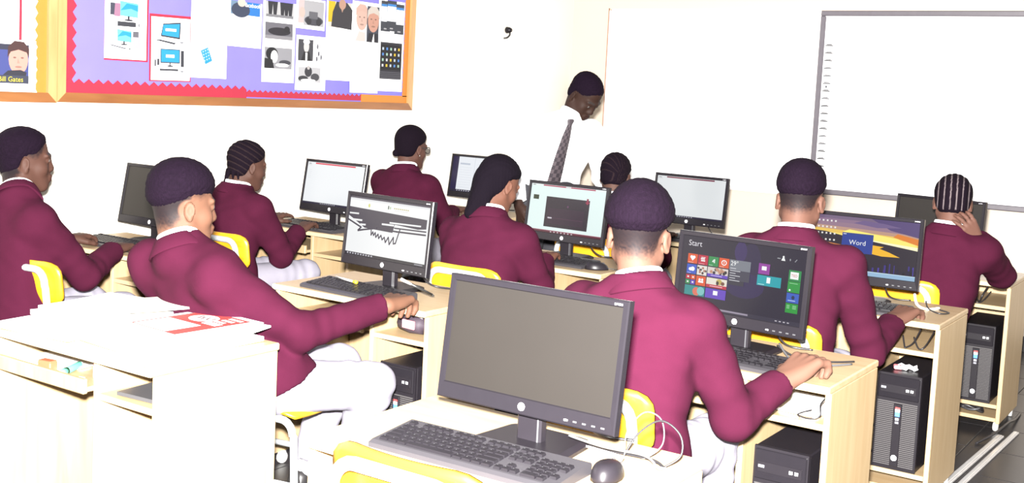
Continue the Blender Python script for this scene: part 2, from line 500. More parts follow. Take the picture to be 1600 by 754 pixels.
def face(pr, cx, cy, s, skin, hair, top=True):
    pr.ell(cx, cy, s*.36, s*.5, skin)
    if top:
        pr.poly([(cx-s*.40, cy+s*.05), (cx-s*.38, cy+s*.42), (cx-s*.15, cy+s*.62), (cx+s*.2, cy+s*.6), (cx+s*.40, cy+s*.38), (cx+s*.40, cy+s*.05), (cx+s*.3, cy+s*.25), (cx, cy+s*.33), (cx-s*.28, cy+s*.25)], hair)
    dk = tuple(c*.35 for c in skin)
    pr.ell(cx-s*.14, cy+s*.06, s*.06, s*.03, dk, 8); pr.ell(cx+s*.14, cy+s*.06, s*.06, s*.03, dk, 8)
    pr.poly([(cx-s*.02, cy+s*.05), (cx+s*.05, cy-s*.13), (cx-s*.05, cy-s*.13)], tuple(c*.75 for c in skin))
    pr.ell(cx, cy-s*.25, s*.13, s*.035, tuple(c*.55 for c in skin), 10)
BLUE = srgb(40, 165, 225); DK = srgb(60, 62, 72); GRY = srgb(150, 152, 160)
def d_pc1(p, w, h):
    def mon(x, y, k):
        p.poly([(x, y), (x+.085*k, y-.004*k), (x+.085*k, y+.052*k), (x-.002, y+.058*k)], srgb(120, 225, 240))
        p.poly([(x, y+.02*k), (x+.05*k, y+.03*k), (x+.085*k, y+.02*k), (x+.085*k, y+.045*k), (x+.03*k, y+.05*k)], BLUE)
        p.rect(x+.035*k, y-.014*k, x+.045*k, y, DK); p.ell(x+.04*k, y-.016*k, .022*k, .004*k, DK)
    mon(.085, .205, 1.2); p.rect(.028, .205, .058, .262, srgb(70, 72, 90)); p.poly([(.05, .2), (.085, .2), (.085, .262), (.055, .262)], srgb(180, 130, 160))
    p.rect(.07, .155, .175, .178, DK); p.ell(.193, .166, .006, .009, GRY)
    mon(.07, .085, .95); p.rect(.158, .048, .205, .135, srgb(195, 195, 205)); p.rect(.158, .108, .19, .135, srgb(110, 110, 120)); p.poly([(.03, .062), (.12, .047), (.12, .053), (.03, .067)], srgb(90, 92, 105)); p.ell(.14, .05, .006, .003, DK)
def d_pc2(p, w, h):
    p.poly([(.055, .215), (.175, .205), (.18, .29), (.07, .278)], DK); p.poly([(.062, .222), (.168, .214), (.173, .282), (.072, .273)], BLUE); p.rect(.085, .243, .15, .255, W_)
    p.poly([(.02, .196), (.14, .178), (.15, .186), (.05, .200)], DK); p.ell(.185, .19, .012, .005, GRY)
    p.rect(.055, .085, .175, .155, DK); p.rect(.059, .09, .171, .151, BLUE); p.rect(.088, .113, .14, .127, W_); p.rect(.11, .072, .118, .085, DK); p.ell(.114, .071, .02, .004, DK)
    p.rect(.18, .068, .2, .15, DK); p.rect(.035, .073, .048, .105, DK); p.rect(.018, .068, .028, .1, DK)
    p.rect(.05, .047, .165, .057, DK); p.ell(.188, .046, .011, .005, GRY)
def d_phone(p, w, h):
    p.rect(.03, .03, w-.03, .20, srgb(250, 247, 240))
    p.poly([(.10, .035), (.155, .065), (.11, .165), (.055, .142)], srgb(225, 225, 225))
    p.poly([(.098, .07), (.142, .09), (.112, .156), (.066, .137)], BLUE)
    for i in range(3):
        for j in range(4): p.ell(.088+i*.014+j*-.004+.005, .088+j*.015+i*.006, .0045, .0045, srgb(190, 235, 250), 8)
def d_fb(p, w, h):
    p.rect(.015, h-.07, w-.015, h, srgb(120, 150, 180)); p.rect(.13, h-.07, w-.015, h, srgb(45, 130, 215))
    p.ell(.085, h-.045, .065, .04, srgb(60, 70, 95)); p.ell(.09, h-.006, .028, .022, srgb(235, 215, 200)); p.text('facebook', .115, h-.025, .030, W_)
def d_bw3(p, w, h):
    p.rect(.015, h-.085, w-.015, h-.0, srgb(205, 205, 208))
    for x in (.04, .075, .13, .16, .19): p.poly([(x, h-.075), (x+.022, h-.075), (x+.03, h), (x-.008, h)], srgb(50, 50, 58))
    p.rect(.02, h-.085, w-.02, h-.07, srgb(140, 140, 146))
    p.rect(.015, .235, w-.02, .325, srgb(120, 118, 128)); p.rect(.015, .235, w-.02, .255, srgb(155, 153, 160)); p.ell(w/2, .278, .085, .022, srgb(45, 42, 52)); p.ell(w-.065, .292, .022, .018, srgb(40, 38, 46))
    p.rect(.015, .075, w-.02, .19, srgb(165, 165, 172)); p.ell(.07, .155, .045, .035, srgb(25, 25, 32)); p.ell(.088, .14, .026, .034, srgb(235, 235, 238)); p.poly([(.015, .075), (.09, .075), (.075, .125), (.015, .13)], srgb(30, 30, 36)); p.ell(.17, .11, .045, .014, srgb(70, 70, 80)); p.ell(.15, .095, .05, .010, srgb(240, 240, 240))
def d_car(p, w, h):
    p.rect(.015, .03, .07, h-.01, srgb(225, 205, 205)); p.rect(.06, .02, w-.01, h-.01, srgb(190, 190, 195))
    p.ell(.14, .05, .075, .028, srgb(80, 80, 90)); p.ell(.10, .045, .022, .022, srgb(55, 55, 62)); p.ell(.18, .045, .022, .022, srgb(55, 55, 62)); p.rect(.10, .06, .17, .1, srgb(110, 110, 118))
    p.ell(.045, .09, .022, .03, srgb(235, 200, 190))
def d_bw2(p, w, h):
    p.rect(.015, .165, .135, .285, srgb(75, 75, 82)); p.ell(.08, .245, .022, .032, srgb(225, 222, 222)); p.ell(.08, .272, .026, .014, srgb(240, 240, 240)); p.poly([(.04, .165), (.12, .165), (.105, .215), (.06, .215)], srgb(35, 35, 40)); p.rect(.074, .165, .088, .21, W_)
    for q in ((.17, .25), (.18, .21), (.165, .18), (.2, .19)): p.ell(q[0], q[1], .008, .016, srgb(120, 120, 130), 8)
    p.rect(.02, .045, .20, .13, srgb(205, 205, 210)); p.ell(.1, .105, .03, .03, srgb(60, 60, 68)); p.ell(.1, .128, .012, .012, srgb(200, 195, 195)); p.ell(.06, .065, .04, .016, srgb(60, 60, 68)); p.ell(.155, .075, .035, .022, srgb(75, 75, 82)); p.ell(.1, .055, .06, .008, W_)
def d_jacket(p, w, h):
    p.rect(.012, h-.15, w-.015, h, srgb(235, 225, 215)); p.rect(.012, h-.12, .07, h, srgb(240, 200, 40))
    p.poly([(.04, h-.145), (.215, h-.155), (.22, h-.04), (.17, h), (.08, h), (.05, h-.06)], srgb(62, 60, 66)); p.poly([(.10, h), (.16, h), (.13, h-.06)], srgb(200, 160, 140)); p.ell(.13, h-.012, .03, .03, srgb(205, 160, 140))
def d_faces(p, w, h):
    p.rect(.015, h-.235, .125, h-.02, srgb(250, 246, 244)); face(p, .085, h-.10, .14, srgb(235, 195, 180), srgb(230, 190, 175), True); p.poly([(.03, h-.235), (.12, h-.235), (.12, h-.18), (.06, h-.175)], srgb(240, 225, 220))
    p.rect(.13, h-.235, w-.01, h-.02, srgb(70, 75, 90)); face(p, .188, h-.105, .14, srgb(220, 165, 145), srgb(225, 215, 205)); p.poly([(.135, h-.235), (w-.012, h-.235), (w-.02, h-.18), (.15, h-.18)], srgb(40, 40, 50)); p.poly([(.18, h-.235), (.2, h-.235), (.195, h-.18)], W_)
def d_phones(p, w, h):
    for x, z in ((.02, h-.19), (.15, h-.2), (.075, h-.185)):
        p.rect(x, z, x+.09, z+.185, srgb(70, 74, 84)); p.rect(x+.004, z+.06, x+.086, z+.15, srgb(235, 242, 250)); p.rect(x+.004, z+.15, x+.086, z+.165, srgb(70, 150, 230)); p.rect(x+.03, z+.012, x+.06, z+.02, srgb(190, 190, 195))
    p.rect(.025, .075, .23, .3, srgb(48, 48, 58)); p.rect(.03, .13, .225, .285, srgb(20, 20, 28))
    cols = [srgb(230, 230, 240), srgb(90, 150, 230), srgb(250, 210, 60), srgb(180, 220, 200), srgb(210, 225, 240)]
    for i in range(5):
        for j in range(4): p.rect(.042+i*.037, .15+j*.034, .058+i*.037, .166+j*.034, cols[(i*2+j*3) % 5])
    for j in range(4): p.rect(.028, .082+j*.011, .227, .085+j*.011, srgb(120, 120, 130))
def d_portrait(p, w, h):
    p.rect(.0, .02, w-.035, h-.02, srgb(70, 80, 150)); p.rect(0, h-.045, w-.035, h-.02, srgb(50, 52, 75))
    face(p, .10, .125, .13, srgb(225, 165, 150), srgb(75, 45, 45)); p.poly([(.02, .05), (.135, .05), (.14, .07), (.11, .08), (.05, .075)], srgb(45, 45, 60))
    p.rect(0, .02, w-.035, .055, srgb(60, 65, 85)); p.text('Bill Gates', .004, .028, .031, srgb(250, 230, 60))
sheet(2.845, 3.03, 1.372, 1.582, 'small colour portrait print of a smiling man with yellow caption', d_portrait, cat='picture')
sheet(2.55, 2.84, 1.372, 2.2, 'blank white sheet at the photo edge left of the portrait')
sheet(3.384, 3.622, 1.527, 1.83, 'white sheet with two pale desktop computers and red right edge', d_pc1, (0.0, .012, .008, .0))
sheet(3.652, 3.890, 1.436, 1.745, 'white sheet on red card showing two blue-screen computers', d_pc2, (.010, .008, .006, .014), tilt=0.8)
sheet(3.893, 4.132, 1.457, 1.90, 'tall white sheet with one small tilted white phone near its foot', d_phone, d=0.0185)
sheet(4.136, 4.374, 1.630, 1.868, 'short mostly blank sheet with the word facebook at its top', d_fb, tilt=-0.8)
sheet(4.384, 4.628, 1.452, 1.89, 'tall sheet with three black-and-white photographs one above another', d_bw3)
sheet(4.632, 4.862, 1.760, 1.93, 'sheet with a grey photograph of an old machine at top edge', d_car, tilt=-0.6)
sheet(4.640, 4.882, 1.416, 1.722, 'sheet with old portrait and desk scene in black and white', d_bw2)
sheet(4.874, 5.098, 1.480, 1.935, 'blank sheet topped by a photo of a person in black jacket', d_jacket, d=0.0185)
sheet(5.092, 5.342, 1.414, 1.955, 'sheet with two face photographs side by side at its top', d_faces, d=0.0195)
sheet(5.332, 5.578, 1.430, 1.985, 'sheet with three phones above one large dark phone', d_phones)

# ------------------------------------------------------------ desks
DW, DD, DH = 0.732, 0.459, 0.703
COLX = [-4.17, -2.713, -1.312]
ROWY = [5.535, 4.225, 3.016, 1.745]      # front edges, row nearest the whiteboard first
BAY = 0.245
def desk(cx, fy, label, tray=True, bay=True, group='computer desks'):
    t = empty('computer_desk', (cx, fy, 0))
    hw = DW/2; th = 0.018; zt = DH-0.022
    MB().box((0, DD/2, DH-0.011), (DW, DD, 0.022), 0.004).build('desk_top', 'desk_wood_top', t)
    for nm, x in (('side_panel', -hw+th/2), ('side_panel', hw-th/2)) + ((('divider', hw-BAY-th/2),) if bay else ()):
        MB().box((x, DD/2+0.006, (0.045+zt)/2), (th, DD-0.03, zt-0.045), 0.0015).build(nm, 'desk_wood', t)
    for x in (-hw+0.02, hw-0.02):
        for y in (0.06, DD-0.06):
            MB().lathe([(0.02, -0.011), (0.0235, -0.005), (0.0235, 0.005), (0.02, 0.011)], (x, y, 0.0237), 14, rot=Matrix.Rotation(R(90), 3, 'Y')).box((x, y, 0.043), (0.012, 0.03, 0.006)).build('castor', 'castor', t)
    bx = hw-BAY/2-0.009
    if bay:
        MB().box((bx, DD/2+0.006, 0.582), (BAY-0.019, DD-0.035, 0.018), 0.0015).build('shelf', 'desk_wood_top', t)
        MB().box((bx, DD/2+0.006, 0.122), (BAY-0.019, DD-0.035, 0.018), 0.0015).build('tower_shelf', 'desk_wood_top', t)
        MB().box((bx, DD/2+0.006, 0.060), (BAY-0.019, DD-0.035, 0.018), 0.0015).build('bottom_shelf', 'desk_wood_top', t)
        MB().box((bx, DD-0.018, 0.375), (BAY-0.019, 0.008, 0.60), 0.001).build('back_panel', 'desk_wood', t)
    kw = (DW-BAY-3*th) if bay else DW-2*th
    MB().box((-hw+th+kw/2+0.0, DD-0.03, 0.46), (kw-0.001, 0.015, 0.43), 0.001).build('modesty_panel', 'desk_wood', t)
    if tray:
        o = MB().box((-hw+th+kw/2, 0.19, 0.592), (kw-0.026, 0.34, 0.014), 0.001).build('keyboard_tray', 'desk_wood_top', t)
        MB().box((-hw+th+kw/2, 0.012, 0.604), (kw-0.006, 0.016, 0.042), 0.003).build('tray_lip', 'desk_wood', o)
    # pale edging of the top
    MB().box((0, -0.0012, DH-0.011), (DW-0.006, 0.0024, 0.018), 0.001).build('edge_strip', 'edge_band', t)
    tag(t, label, 'desk', group); return t
DESKS = {}
def D(r, c, label, **k): DESKS[r, c] = desk(COLX[c], ROWY[r]+{(3, 1): 0.135}.get((r, c), 0), label, **k)
D(0, 0, 'wooden computer desk of the girl in glasses by the left wall', tray=False)
D(0, 1, 'wooden computer desk in front of the teacher, under the blank-page monitor', tray=False)
D(0, 2, 'wooden computer desk on the far right with elbow resting on it', tray=False)
D(1, 0, 'wooden computer desk of the girl with braids typing at left', tray=True)
D(1, 1, 'wooden computer desk of the long-haired girl in the middle', tray=True)
D(1, 2, 'wooden computer desk under the monitor with the sunset picture', tray=False)
D(2, 0, 'wooden computer desk at far left with dark monitor', tray=False)
D(2, 1, 'wooden computer desk the leaning boy rests his hand on', tray=True)
D(2, 2, 'wooden computer desk under the monitor with coloured tiles', tray=True)
D(3, 2, 'pale wooden computer desk in the foreground with switched-off monitor', tray=False, bay=False)
D(3, 1, 'pale wooden desk at lower left piled with papers', tray=True)

# ------------------------------------------------------------ chairs
def chair(x, y, rz, label, group='yellow school chairs'):
    t = empty('school_chair', (x, y, 0), rz)
    # seat
    mb = MB(); nx, ny = 10, 8; w, d = 0.37, 0.36; top = []
    for j in range(ny+1):
        for i in range(nx+1):
            u = i/nx*2-1; v = j/ny*2-1
            z = 0.432 + 0.012*u*u - (0.02*max(0, v-0.6)/0.4) + 0.004*v*v
            k = 1-0.04*abs(v)**6
            top.append((u*w/2*k, v*d/2, z))
    n = len(top); fs = []
    for j in range(ny):
        for i in range(nx):
            a = j*(nx+1)+i; fs.append((a, a+1, a+nx+2, a+nx+1))
    bot = [(x_, y_, z_-0.011) for x_, y_, z_ in top]
    f2 = [tuple(k+n for k in reversed(f)) for f in fs]
    rim = [i for i in range(nx+1)] + [j*(nx+1)+nx for j in range(1, ny+1)] + [ny*(nx+1)+i for i in range(nx-1, -1, -1)] + [j*(nx+1) for j in range(ny-1, 0, -1)]
    f3 = [(rim[k], rim[k]+n, rim[(k+1) % len(rim)]+n, rim[(k+1) % len(rim)]) for k in range(len(rim))]
    mb.add(top+bot, fs+f2+f3, True); mb.build('seat', 'chair_ply', t)
    # backrest: curved plywood board with rounded corners
    mb = MB(); nx, nz = 14, 8; w, h = 0.368, 0.165; front = []
    for j in range(nz+1):
        for i in range(nx+1):
            u = i/nx*2-1; v = j/nz*2-1
            kx = 1-0.10*max(0, abs(v)-0.55)**2/0.2; kz = 1-0.16*max(0, abs(u)-0.72)**2/0.0784
            yb = -0.168 + 0.030*u*u*0.9 - 0.010*(v+1)
            front.append((u*w/2*kx, yb, 0.672+v*h/2*kz))
    n = len(front); fs = []
    for j in range(nz):
        for i in range(nx):
            a = j*(nx+1)+i; fs.append((a, a+nx+1, a+nx+2, a+1))
    back = [(x_, y_-0.011, z_) for x_, y_, z_ in front]
    rim = [i for i in range(nx+1)] + [j*(nx+1)+nx for j in range(1, nz+1)] + [nz*(nx+1)+i for i in range(nx-1, -1, -1)] + [j*(nx+1) for j in range(nz-1, 0, -1)]
    f3 = [(rim[k], rim[(k+1) % len(rim)], rim[(k+1) % len(rim)]+n, rim[k]+n) for k in range(len(rim))]
    mb.add(front+back, fs+[tuple(k+n for k in reversed(f)) for f in fs]+f3, True); mb.build('backrest', 'chair_ply', t)
    # bent tube that carries the backrest
    def arc(c, r0, a0, a1, ax, n=5):
        return [c + ax(r0*math.cos(a0+(a1-a0)*k/n), r0*math.sin(a0+(a1-a0)*k/n)) for k in range(n+1)]
    ytop = -0.205
    pts = [Vector((-0.148, -0.16, 0.415)), Vector((-0.148, -0.185, 0.52)), Vector((-0.148, ytop+.004, 0.66))]
    pts += arc(Vector((-0.148+0.055, ytop, 0.672)), 0.055, math.pi, math.pi/2, lambda a, b: Vector((a, 0, b)))
    pts += arc(Vector((0.148-0.055, ytop, 0.672)), 0.055, math.pi/2, 0, lambda a, b: Vector((a, 0, b)))
    pts += [Vector((0.148, ytop+.004, 0.66)), Vector((0.148, -0.185, 0.52)), Vector((0.148, -0.16, 0.415))]
    MB().tube(pts, 0.0135, 10).build('back_tube', 'chair_tube', t)
    for s in (-1, 1):
        x_ = 0.170*s
        pts = [Vector((x_*1.05, 0.195, 0.006)), Vector((x_, 0.172, 0.36))]
        pts += arc(Vector((x_, 0.122, 0.362)), 0.045, 0, math.pi/2, lambda a, b: Vector((0, a, b)))
        pts += arc(Vector((x_, -0.125, 0.362)), 0.045, math.pi/2, math.pi, lambda a, b: Vector((0, a, b)))
        pts += [Vector((x_, -0.172, 0.35)), Vector((x_*1.05, -0.205, 0.006))]
        leg = MB().tube(pts, 0.0125, 10).build('leg_frame', 'chair_tube', t)
        for yy in (0.195, -0.205):
            MB().lathe([(0.0155, 0.0), (0.0155, 0.03)], (x_*1.05, yy, 0.0), 12).build('foot_cap', 'rubber', leg)
        MB().tube([(x_*1.02, 0.18, 0.20), (x_*1.02, -0.19, 0.20)], 0.011, 8).build('stretcher', 'chair_tube', t)
    MB().tube([(-0.175, -0.19, 0.20), (0.175, -0.19, 0.20)], 0.009, 8).build('stretcher', 'chair_tube', t)
    tag(t, label, 'chair', group); return t
def xform(mb, Mx):
    mb.v = [tuple(Mx @ Vector(v)) for v in mb.v]; return mb

# ------------------------------------------------------------ what the screens show
BLACK = srgb(14, 12, 20); WHT = srgb(244, 247, 247)
def s_start(p):
    p.rect(0, 0, 16, 8.5, srgb(30, 20, 48)); p.ell(9.2, 5.6, 1.4, 3.0, srgb(38, 24, 66)); p.ell(8.6, 3.6, 2.6, 1.5, srgb(42, 26, 78)); p.ell(7.8, 7.4, .8, 1.2, srgb(52, 32, 92))
    p.rect(0, 0, 16, .45, srgb(46, 40, 62)); p.rect(.2, .18, 9.5, .38, srgb(150, 140, 160))
    p.text('Start', .75, 7.35, .95, srgb(225, 222, 230))
    OR, CR, GN, BL, PU, TE = srgb(222, 84, 38), srgb(190, 28, 62), srgb(38, 140, 76), srgb(50, 86, 196), srgb(98, 62, 188), srgb(14, 160, 172)
    T = 1.32; P = 1.42; X0 = .85
    def cell(c, r): return X0+c*P, 5.25-r*P*.88
    def tile(c, r, w, col, h=1):
        x, y = cell(c, r); p.rect(x, y, x+(w-1)*P+T, y+T*.86, col); return x, y
    x, y = tile(0, 0, 1, OR); p.ell(x+.5, y+.75, .2, .18, WHT); p.ell(x+.82, y+.75, .2, .18, WHT); p.poly([(x+.32, y+.68), (x+1.0, y+.68), (x+.66, y+.3)], WHT); p.rect(x+.1, y+.08, x+.8, y+.14, srgb(240, 190, 170))
    x, y = tile(1, 0, 1, CR); p.rect(x+.4, y+.4, x+.95, y+.55, WHT); p.rect(x+.35, y+.62, x+.9, y+.77, WHT); p.rect(x+.4, y+.83, x+.95, y+.9, WHT); p.rect(x+.1, y+.08, x+.9, y+.14, srgb(235, 160, 175))
    x, y = tile(2, 0, 1, GN); p.poly([(x+.45, y+.5), (x+.68, y+.5), (x+.68, y+.85)], WHT); p.rect(x+.72, y+.4, x+.85, y+.85, WHT); p.rect(x+.1, y+.08, x+.6, y+.14, srgb(170, 220, 185))
    x, y = tile(3, 0, 1, OR); p.ell(x+.66, y+.6, .36, .32, WHT); p.ell(x+.66, y+.6, .25, .22, OR); p.rect(x+.62, y+.5, x+.7, y+.75, WHT); p.rect(x+.1, y+.08, x+.7, y+.14, srgb(245, 190, 170))
    x, y = tile(0, 1, 1, BL); p.ell(x+.5, y+.55, .25, .2, WHT); p.ell(x+.8, y+.6, .28, .26, WHT); p.rect(x+.4, y+.38, x+1.0, y+.5, WHT); p.rect(x+.1, y+.08, x+.6, y+.14, srgb(180, 190, 235))
    x, y = tile(1, 1, 1, srgb(225, 220, 215)); rr = random.Random(3)
    for k in range(9): p.ell(x+.15+rr.random()*1.0, y+.15+rr.random()*.8, .16, .14, srgb(60, 50, 55) if k % 2 else srgb(170, 120, 100), 8)
    x, y = tile(2, 1, 2, srgb(215, 205, 200))
    for k in range(13): p.ell(x+.2+rr.random()*2.3, y+.5+rr.random()*.5, .2, .2, srgb(45, 35, 45) if k % 2 else srgb(190, 140, 115), 8)
    p.rect(x, y, x+P+T, y+.36, PU); p.rect(x+.5, y+.14, x+2.0, y+.22, srgb(205, 195, 235))
    x, y = cell(0, 2)
    for i, col in enumerate((CR, OR, GN, PU)): p.rect(x+(i % 2)*.68, y+(1-i//2)*.6, x+(i % 2)*.68+.62, y+(1-i//2)*.6+.54, col); p.rect(x+(i % 2)*.68+.2, y+(1-i//2)*.6+.18, x+(i % 2)*.68+.42, y+(1-i//2)*.6+.36, WHT)
    x, y = tile(1, 2, 1, OR); p.ell(x+.5, y+.7, .15, .16, WHT); p.ell(x+.85, y+.72, .15, .16, WHT); p.rect(x+.32, y+.35, x+1.02, y+.55, WHT)
    x, y = tile(2, 2, 2, srgb(228, 222, 208)); p.ell(x+1.7, y+.75, .4, .35, srgb(190, 170, 90)); p.ell(x+1.5, y+.6, .18, .25, srgb(60, 45, 45)); p.ell(x+2.2, y+.62, .25, .22, srgb(120, 75, 60)); p.rect(x, y, x+P+T, y+.36, CR); p.rect(x+.5, y+.14, x+2.2, y+.22, srgb(240, 200, 205))
    x, y = tile(0, 3, 2, srgb(30, 140, 140)); p.ell(x+1.6, y+.5, .5, .5, srgb(220, 110, 90)); p.ell(x+2.2, y+.6, .5, .5, srgb(120, 190, 190))
    x, y = tile(2, 3, 2, PU); p.rect(x+1.05, y+.42, x+1.65, y+.92, WHT)
    x, y = X0+4*P, 5.25-P*.88
    p.rect(x, y, x+P+T, y+P*.88+T*.86, srgb(120, 124, 135)); p.rect(x, y, x+P+T, y+1.2, srgb(64, 62, 80)); p.rect(x, y-.55, x+P+T*.5, y, srgb(48, 44, 62))
    p.text('29°', x+.12, y+1.72, .75, WHT)
    for k in range(6): p.rect(x+.15, y+1.35-k*.28, x+(1.5 if k % 2 else .9), y+1.43-k*.28, srgb(205, 205, 212))
    x = 10.3; p.rect(x, 5.25, x+1.4, 6.45, srgb(146, 52, 158)); p.rect(x+.4, 5.7, x+1.0, 6.15, WHT)
    p.rect(x-.05, 3.95, x+2.95, 5.12, TE); p.rect(x+1.15, 4.3, x+1.6, 4.95, WHT); p.rect(x+.1, 4.05, x+.9, 4.12, srgb(180, 235, 235))
    x = 14.1
    p.rect(x, 5.0, x+1.5, 6.2, GN); p.rect(x+.2, 5.2, x+1.2, 6.0, WHT); p.text('TED', x+.3, 5.45, .42, srgb(190, 40, 45))
    p.rect(x, 3.7, x+1.5, 4.95, srgb(36, 150, 62)); p.rect(x+.2, 4.7, x+1.2, 4.75, srgb(170, 230, 180)); p.ell(x+.3, 3.95, .12, .12, WHT, 8); p.rect(x, 2.55, x+1.5, 3.62, srgb(52, 92, 190)); p.ell(x+.8, 3.15, .2, .22, srgb(24, 40, 80)); p.rect(x+.2, 2.75, x+1.1, 2.83, srgb(190, 205, 240))
    p.rect(x, 1.4, x+1.5, 2.47, srgb(28, 150, 52))
    for k in range(3): p.rect(x+.15, 1.9+k*.15, x+.5, 1.95+k*.15, srgb(180, 235, 190)); p.rect(x+.85, 1.9+k*.15, x+1.3, 1.95+k*.15, srgb(180, 235, 190))
    p.poly([(13.0, 7.1), (13.5, 7.1), (13.38, 7.4), (13.12, 7.4)], WHT); p.ell(13.25, 7.52, .12, .14, WHT, 10); p.rect(12.5, 7.25, 12.9, 7.36, GRY); p.ell(14.1, 7.3, .08, .14, GRY, 8); p.stroke([(14.7, 7.15), (14.9, 7.4)], .09, GRY)
    for k in range(4): p.rect(13.0+k*.5, .18, 13.25+k*.5, .3, srgb(190, 185, 195))
def s_word(p):
    n = 14
    cs = [(srgb(118, 98, 128)), srgb(140, 112, 140), srgb(150, 120, 140), srgb(190, 150, 130), srgb(236, 196, 90), srgb(252, 230, 120), srgb(240, 180, 60)]
    p.rect(0, 0, 16, 8.5, srgb(38, 28, 48))
    for i, c in enumerate(cs): p.poly([(0, 8.5-i*.5), (16, 8.5-i*.5-(.4 if i > 2 else 0)), (16, 8.0-i*.52-.5), (0, 8.0-i*.5)], c)
    p.poly([(9, 8.5), (16, 8.5), (16, 6.3), (12, 7.0)], srgb(86, 68, 120)); p.poly([(6.5, 7.6), (10, 7.2), (13.5, 7.5), (11, 7.9), (8, 8.1)], srgb(112, 92, 138)); p.poly([(13.0, 6.6), (16, 6.1), (16, 5.2), (12.4, 6.1)], srgb(226, 128, 40))
    p.poly([(6, 6.6), (13, 5.9), (16, 5.0), (16, 4.4), (9, 5.3), (5, 6.2)], srgb(254, 238, 120)); p.poly([(8, 5.4), (16, 4.9), (16, 4.3), (9, 5.0)], srgb(255, 248, 205))
    p.poly([(0, 6.1), (2.5, 6.0), (5, 5.6), (9, 5.2), (16, 4.4), (16, 1.2), (0, 1.2)], srgb(40, 30, 46))
    p.poly([(9.5, 4.6), (11.2, 4.5), (10.6, 4.2), (12.0, 3.8), (13.6, 3.2), (11, 3.1), (9.5, 3.3)], srgb(246, 186, 40)); p.poly([(0, 4.7), (5, 4.2), (5, 2.9), (0, 3.4)], srgb(196, 116, 60))
    rr = random.Random(5)
    for k in range(34):
        x = 4.5+rr.random()*11.2; h = .3+rr.random()*1.1
        p.rect(x, .75, x+.12+rr.random()*.3, .75+h, [srgb(58, 44, 130), srgb(30, 24, 56), srgb(74, 58, 168), srgb(20, 16, 30)][k % 4])
    for j in range(4):
        for i in range(6): p.rect(.6+i*.62, 7.5-j*.95, .85+i*.62, 7.75-j*.95, srgb(235, 232, 228))
    p.rect(0, 0, 16, .62, srgb(150, 186, 216)); p.rect(0, .58, 16, .68, srgb(200, 225, 240))
    p.rect(5.0, 3.2, 9.6, 6.1, srgb(40, 62, 150)); p.rect(5.0, 5.9, 9.6, 6.1, srgb(46, 66, 140)); p.text('Word', 7.3, 4.4, 1.0, WHT, True); p.rect(5.15, 5.85, 5.6, 5.95, WHT)
def s_scribble(p):
    p.rect(0, 0, 16, 8.5, srgb(240, 242, 243)); p.rect(0, 8.2, 16, 8.5, srgb(66, 58, 78)); p.rect(0, 7.95, 16, 8.2, srgb(225, 226, 230)); p.rect(0, 0, 16, .4, srgb(40, 36, 48))
    for k in range(10): p.rect(.4+k*.55, .1, .7+k*.55, .3, srgb(190, 190, 200))
    p.rect(14, .12, 15.6, .28, srgb(150, 150, 160))
    p.ell(4.0, 7.35, .2, .28, srgb(215, 215, 120), 10); p.rect(7.8, 7.2, 8.0, 7.7, srgb(60, 80, 60)); p.rect(8.2, 7.25, 8.35, 7.6, srgb(150, 190, 120))
    for k in range(8): p.rect(9.0+k*.38, 7.35, 9.25+k*.38, 7.5, srgb(190, 180, 110)); p.rect(9.2+k*.33, 7.1, 9.35+k*.33, 7.18, srgb(200, 200, 200))
    dk = srgb(62, 56, 74)
    p.poly([(0, 6.9), (15.6, 6.5), (15.6, 5.2), (14, 5.0), (9.5, 5.2), (9.2, 4.0), (3.5, 4.1), (1.0, 5.2), (0, 5.6)], dk)
    for a, b, c, d, e in ((0.2, 5.95, 2.0, 6.0, .22), (.1, 5.05, 2.8, 5.1, .26), (8.5, 5.35, 14.5, 5.5, .22), (7, 5.0, 9.3, 5.05, .25), (2.6, 4.5, 3.6, 4.55, .25)): p.stroke([(a, b), (c, d)], e, srgb(238, 240, 241))
    p.stroke([(0, 5.0), (2.8, 4.1), (2.2, 3.6), (6, 4.3), (10, 4.25), (15.6, 4.4)], .24, dk); p.stroke([(9.5, 4.7), (15.6, 4.85)], .2, dk); p.stroke([(2.2, 3.55), (5.2, 4.2)], .22, dk)
    p.stroke([(4.9, 4.2), (5.0, 3.2), (5.3, 3.7), (5.5, 3.2), (5.8, 3.65), (6.0, 3.0), (6.4, 3.5), (6.6, 2.9), (7.0, 3.4), (7.3, 2.8), (7.7, 3.2), (8.0, 2.5), (8.5, 3.3), (8.8, 2.3), (9.5, 3.4), (9.6, 2.5), (10.0, 2.6), (10.6, 4.6)], .2, dk)
def s_ppt(p):
    p.rect(0, 0, 16, 8.5, srgb(226, 244, 242)); p.rect(0, 8.15, 16, 8.5, srgb(232, 240, 240)); p.rect(2.6, 8.2, 13.8, 8.42, srgb(170, 50, 84)); p.rect(7.5, 8.22, 8.6, 8.4, srgb(225, 220, 225)); p.rect(.3, 8.22, .9, 8.32, srgb(80, 90, 90))
    p.rect(.7, 5.7, 1.9, 6.5, srgb(36, 52, 28)); p.rect(3.6, 1.0, 12.9, 6.4, srgb(36, 22, 42)); p.rect(4.2, 1.6, 12.0, 4.4, srgb(46, 20, 48)); p.rect(4.0, 2.6, 11.8, 2.7, srgb(70, 30, 64)); p.rect(4.3, 2.5, 5.2, 2.75, srgb(200, 195, 205)); p.rect(12.0, 5.9, 12.9, 6.1, srgb(150, 40, 74)); p.rect(12.2, 5.7, 12.6, 6.7, srgb(150, 40, 74))
    p.ell(8.4, 4.9, .2, .2, srgb(95, 50, 90), 8); p.rect(0, 0, 16, .35, srgb(90, 30, 50)); p.rect(0, .3, 16, .42, srgb(160, 90, 110))
    for k in range(7): p.rect(5.2+k*.75, .08, 5.5+k*.75, .26, srgb(205, 195, 200))
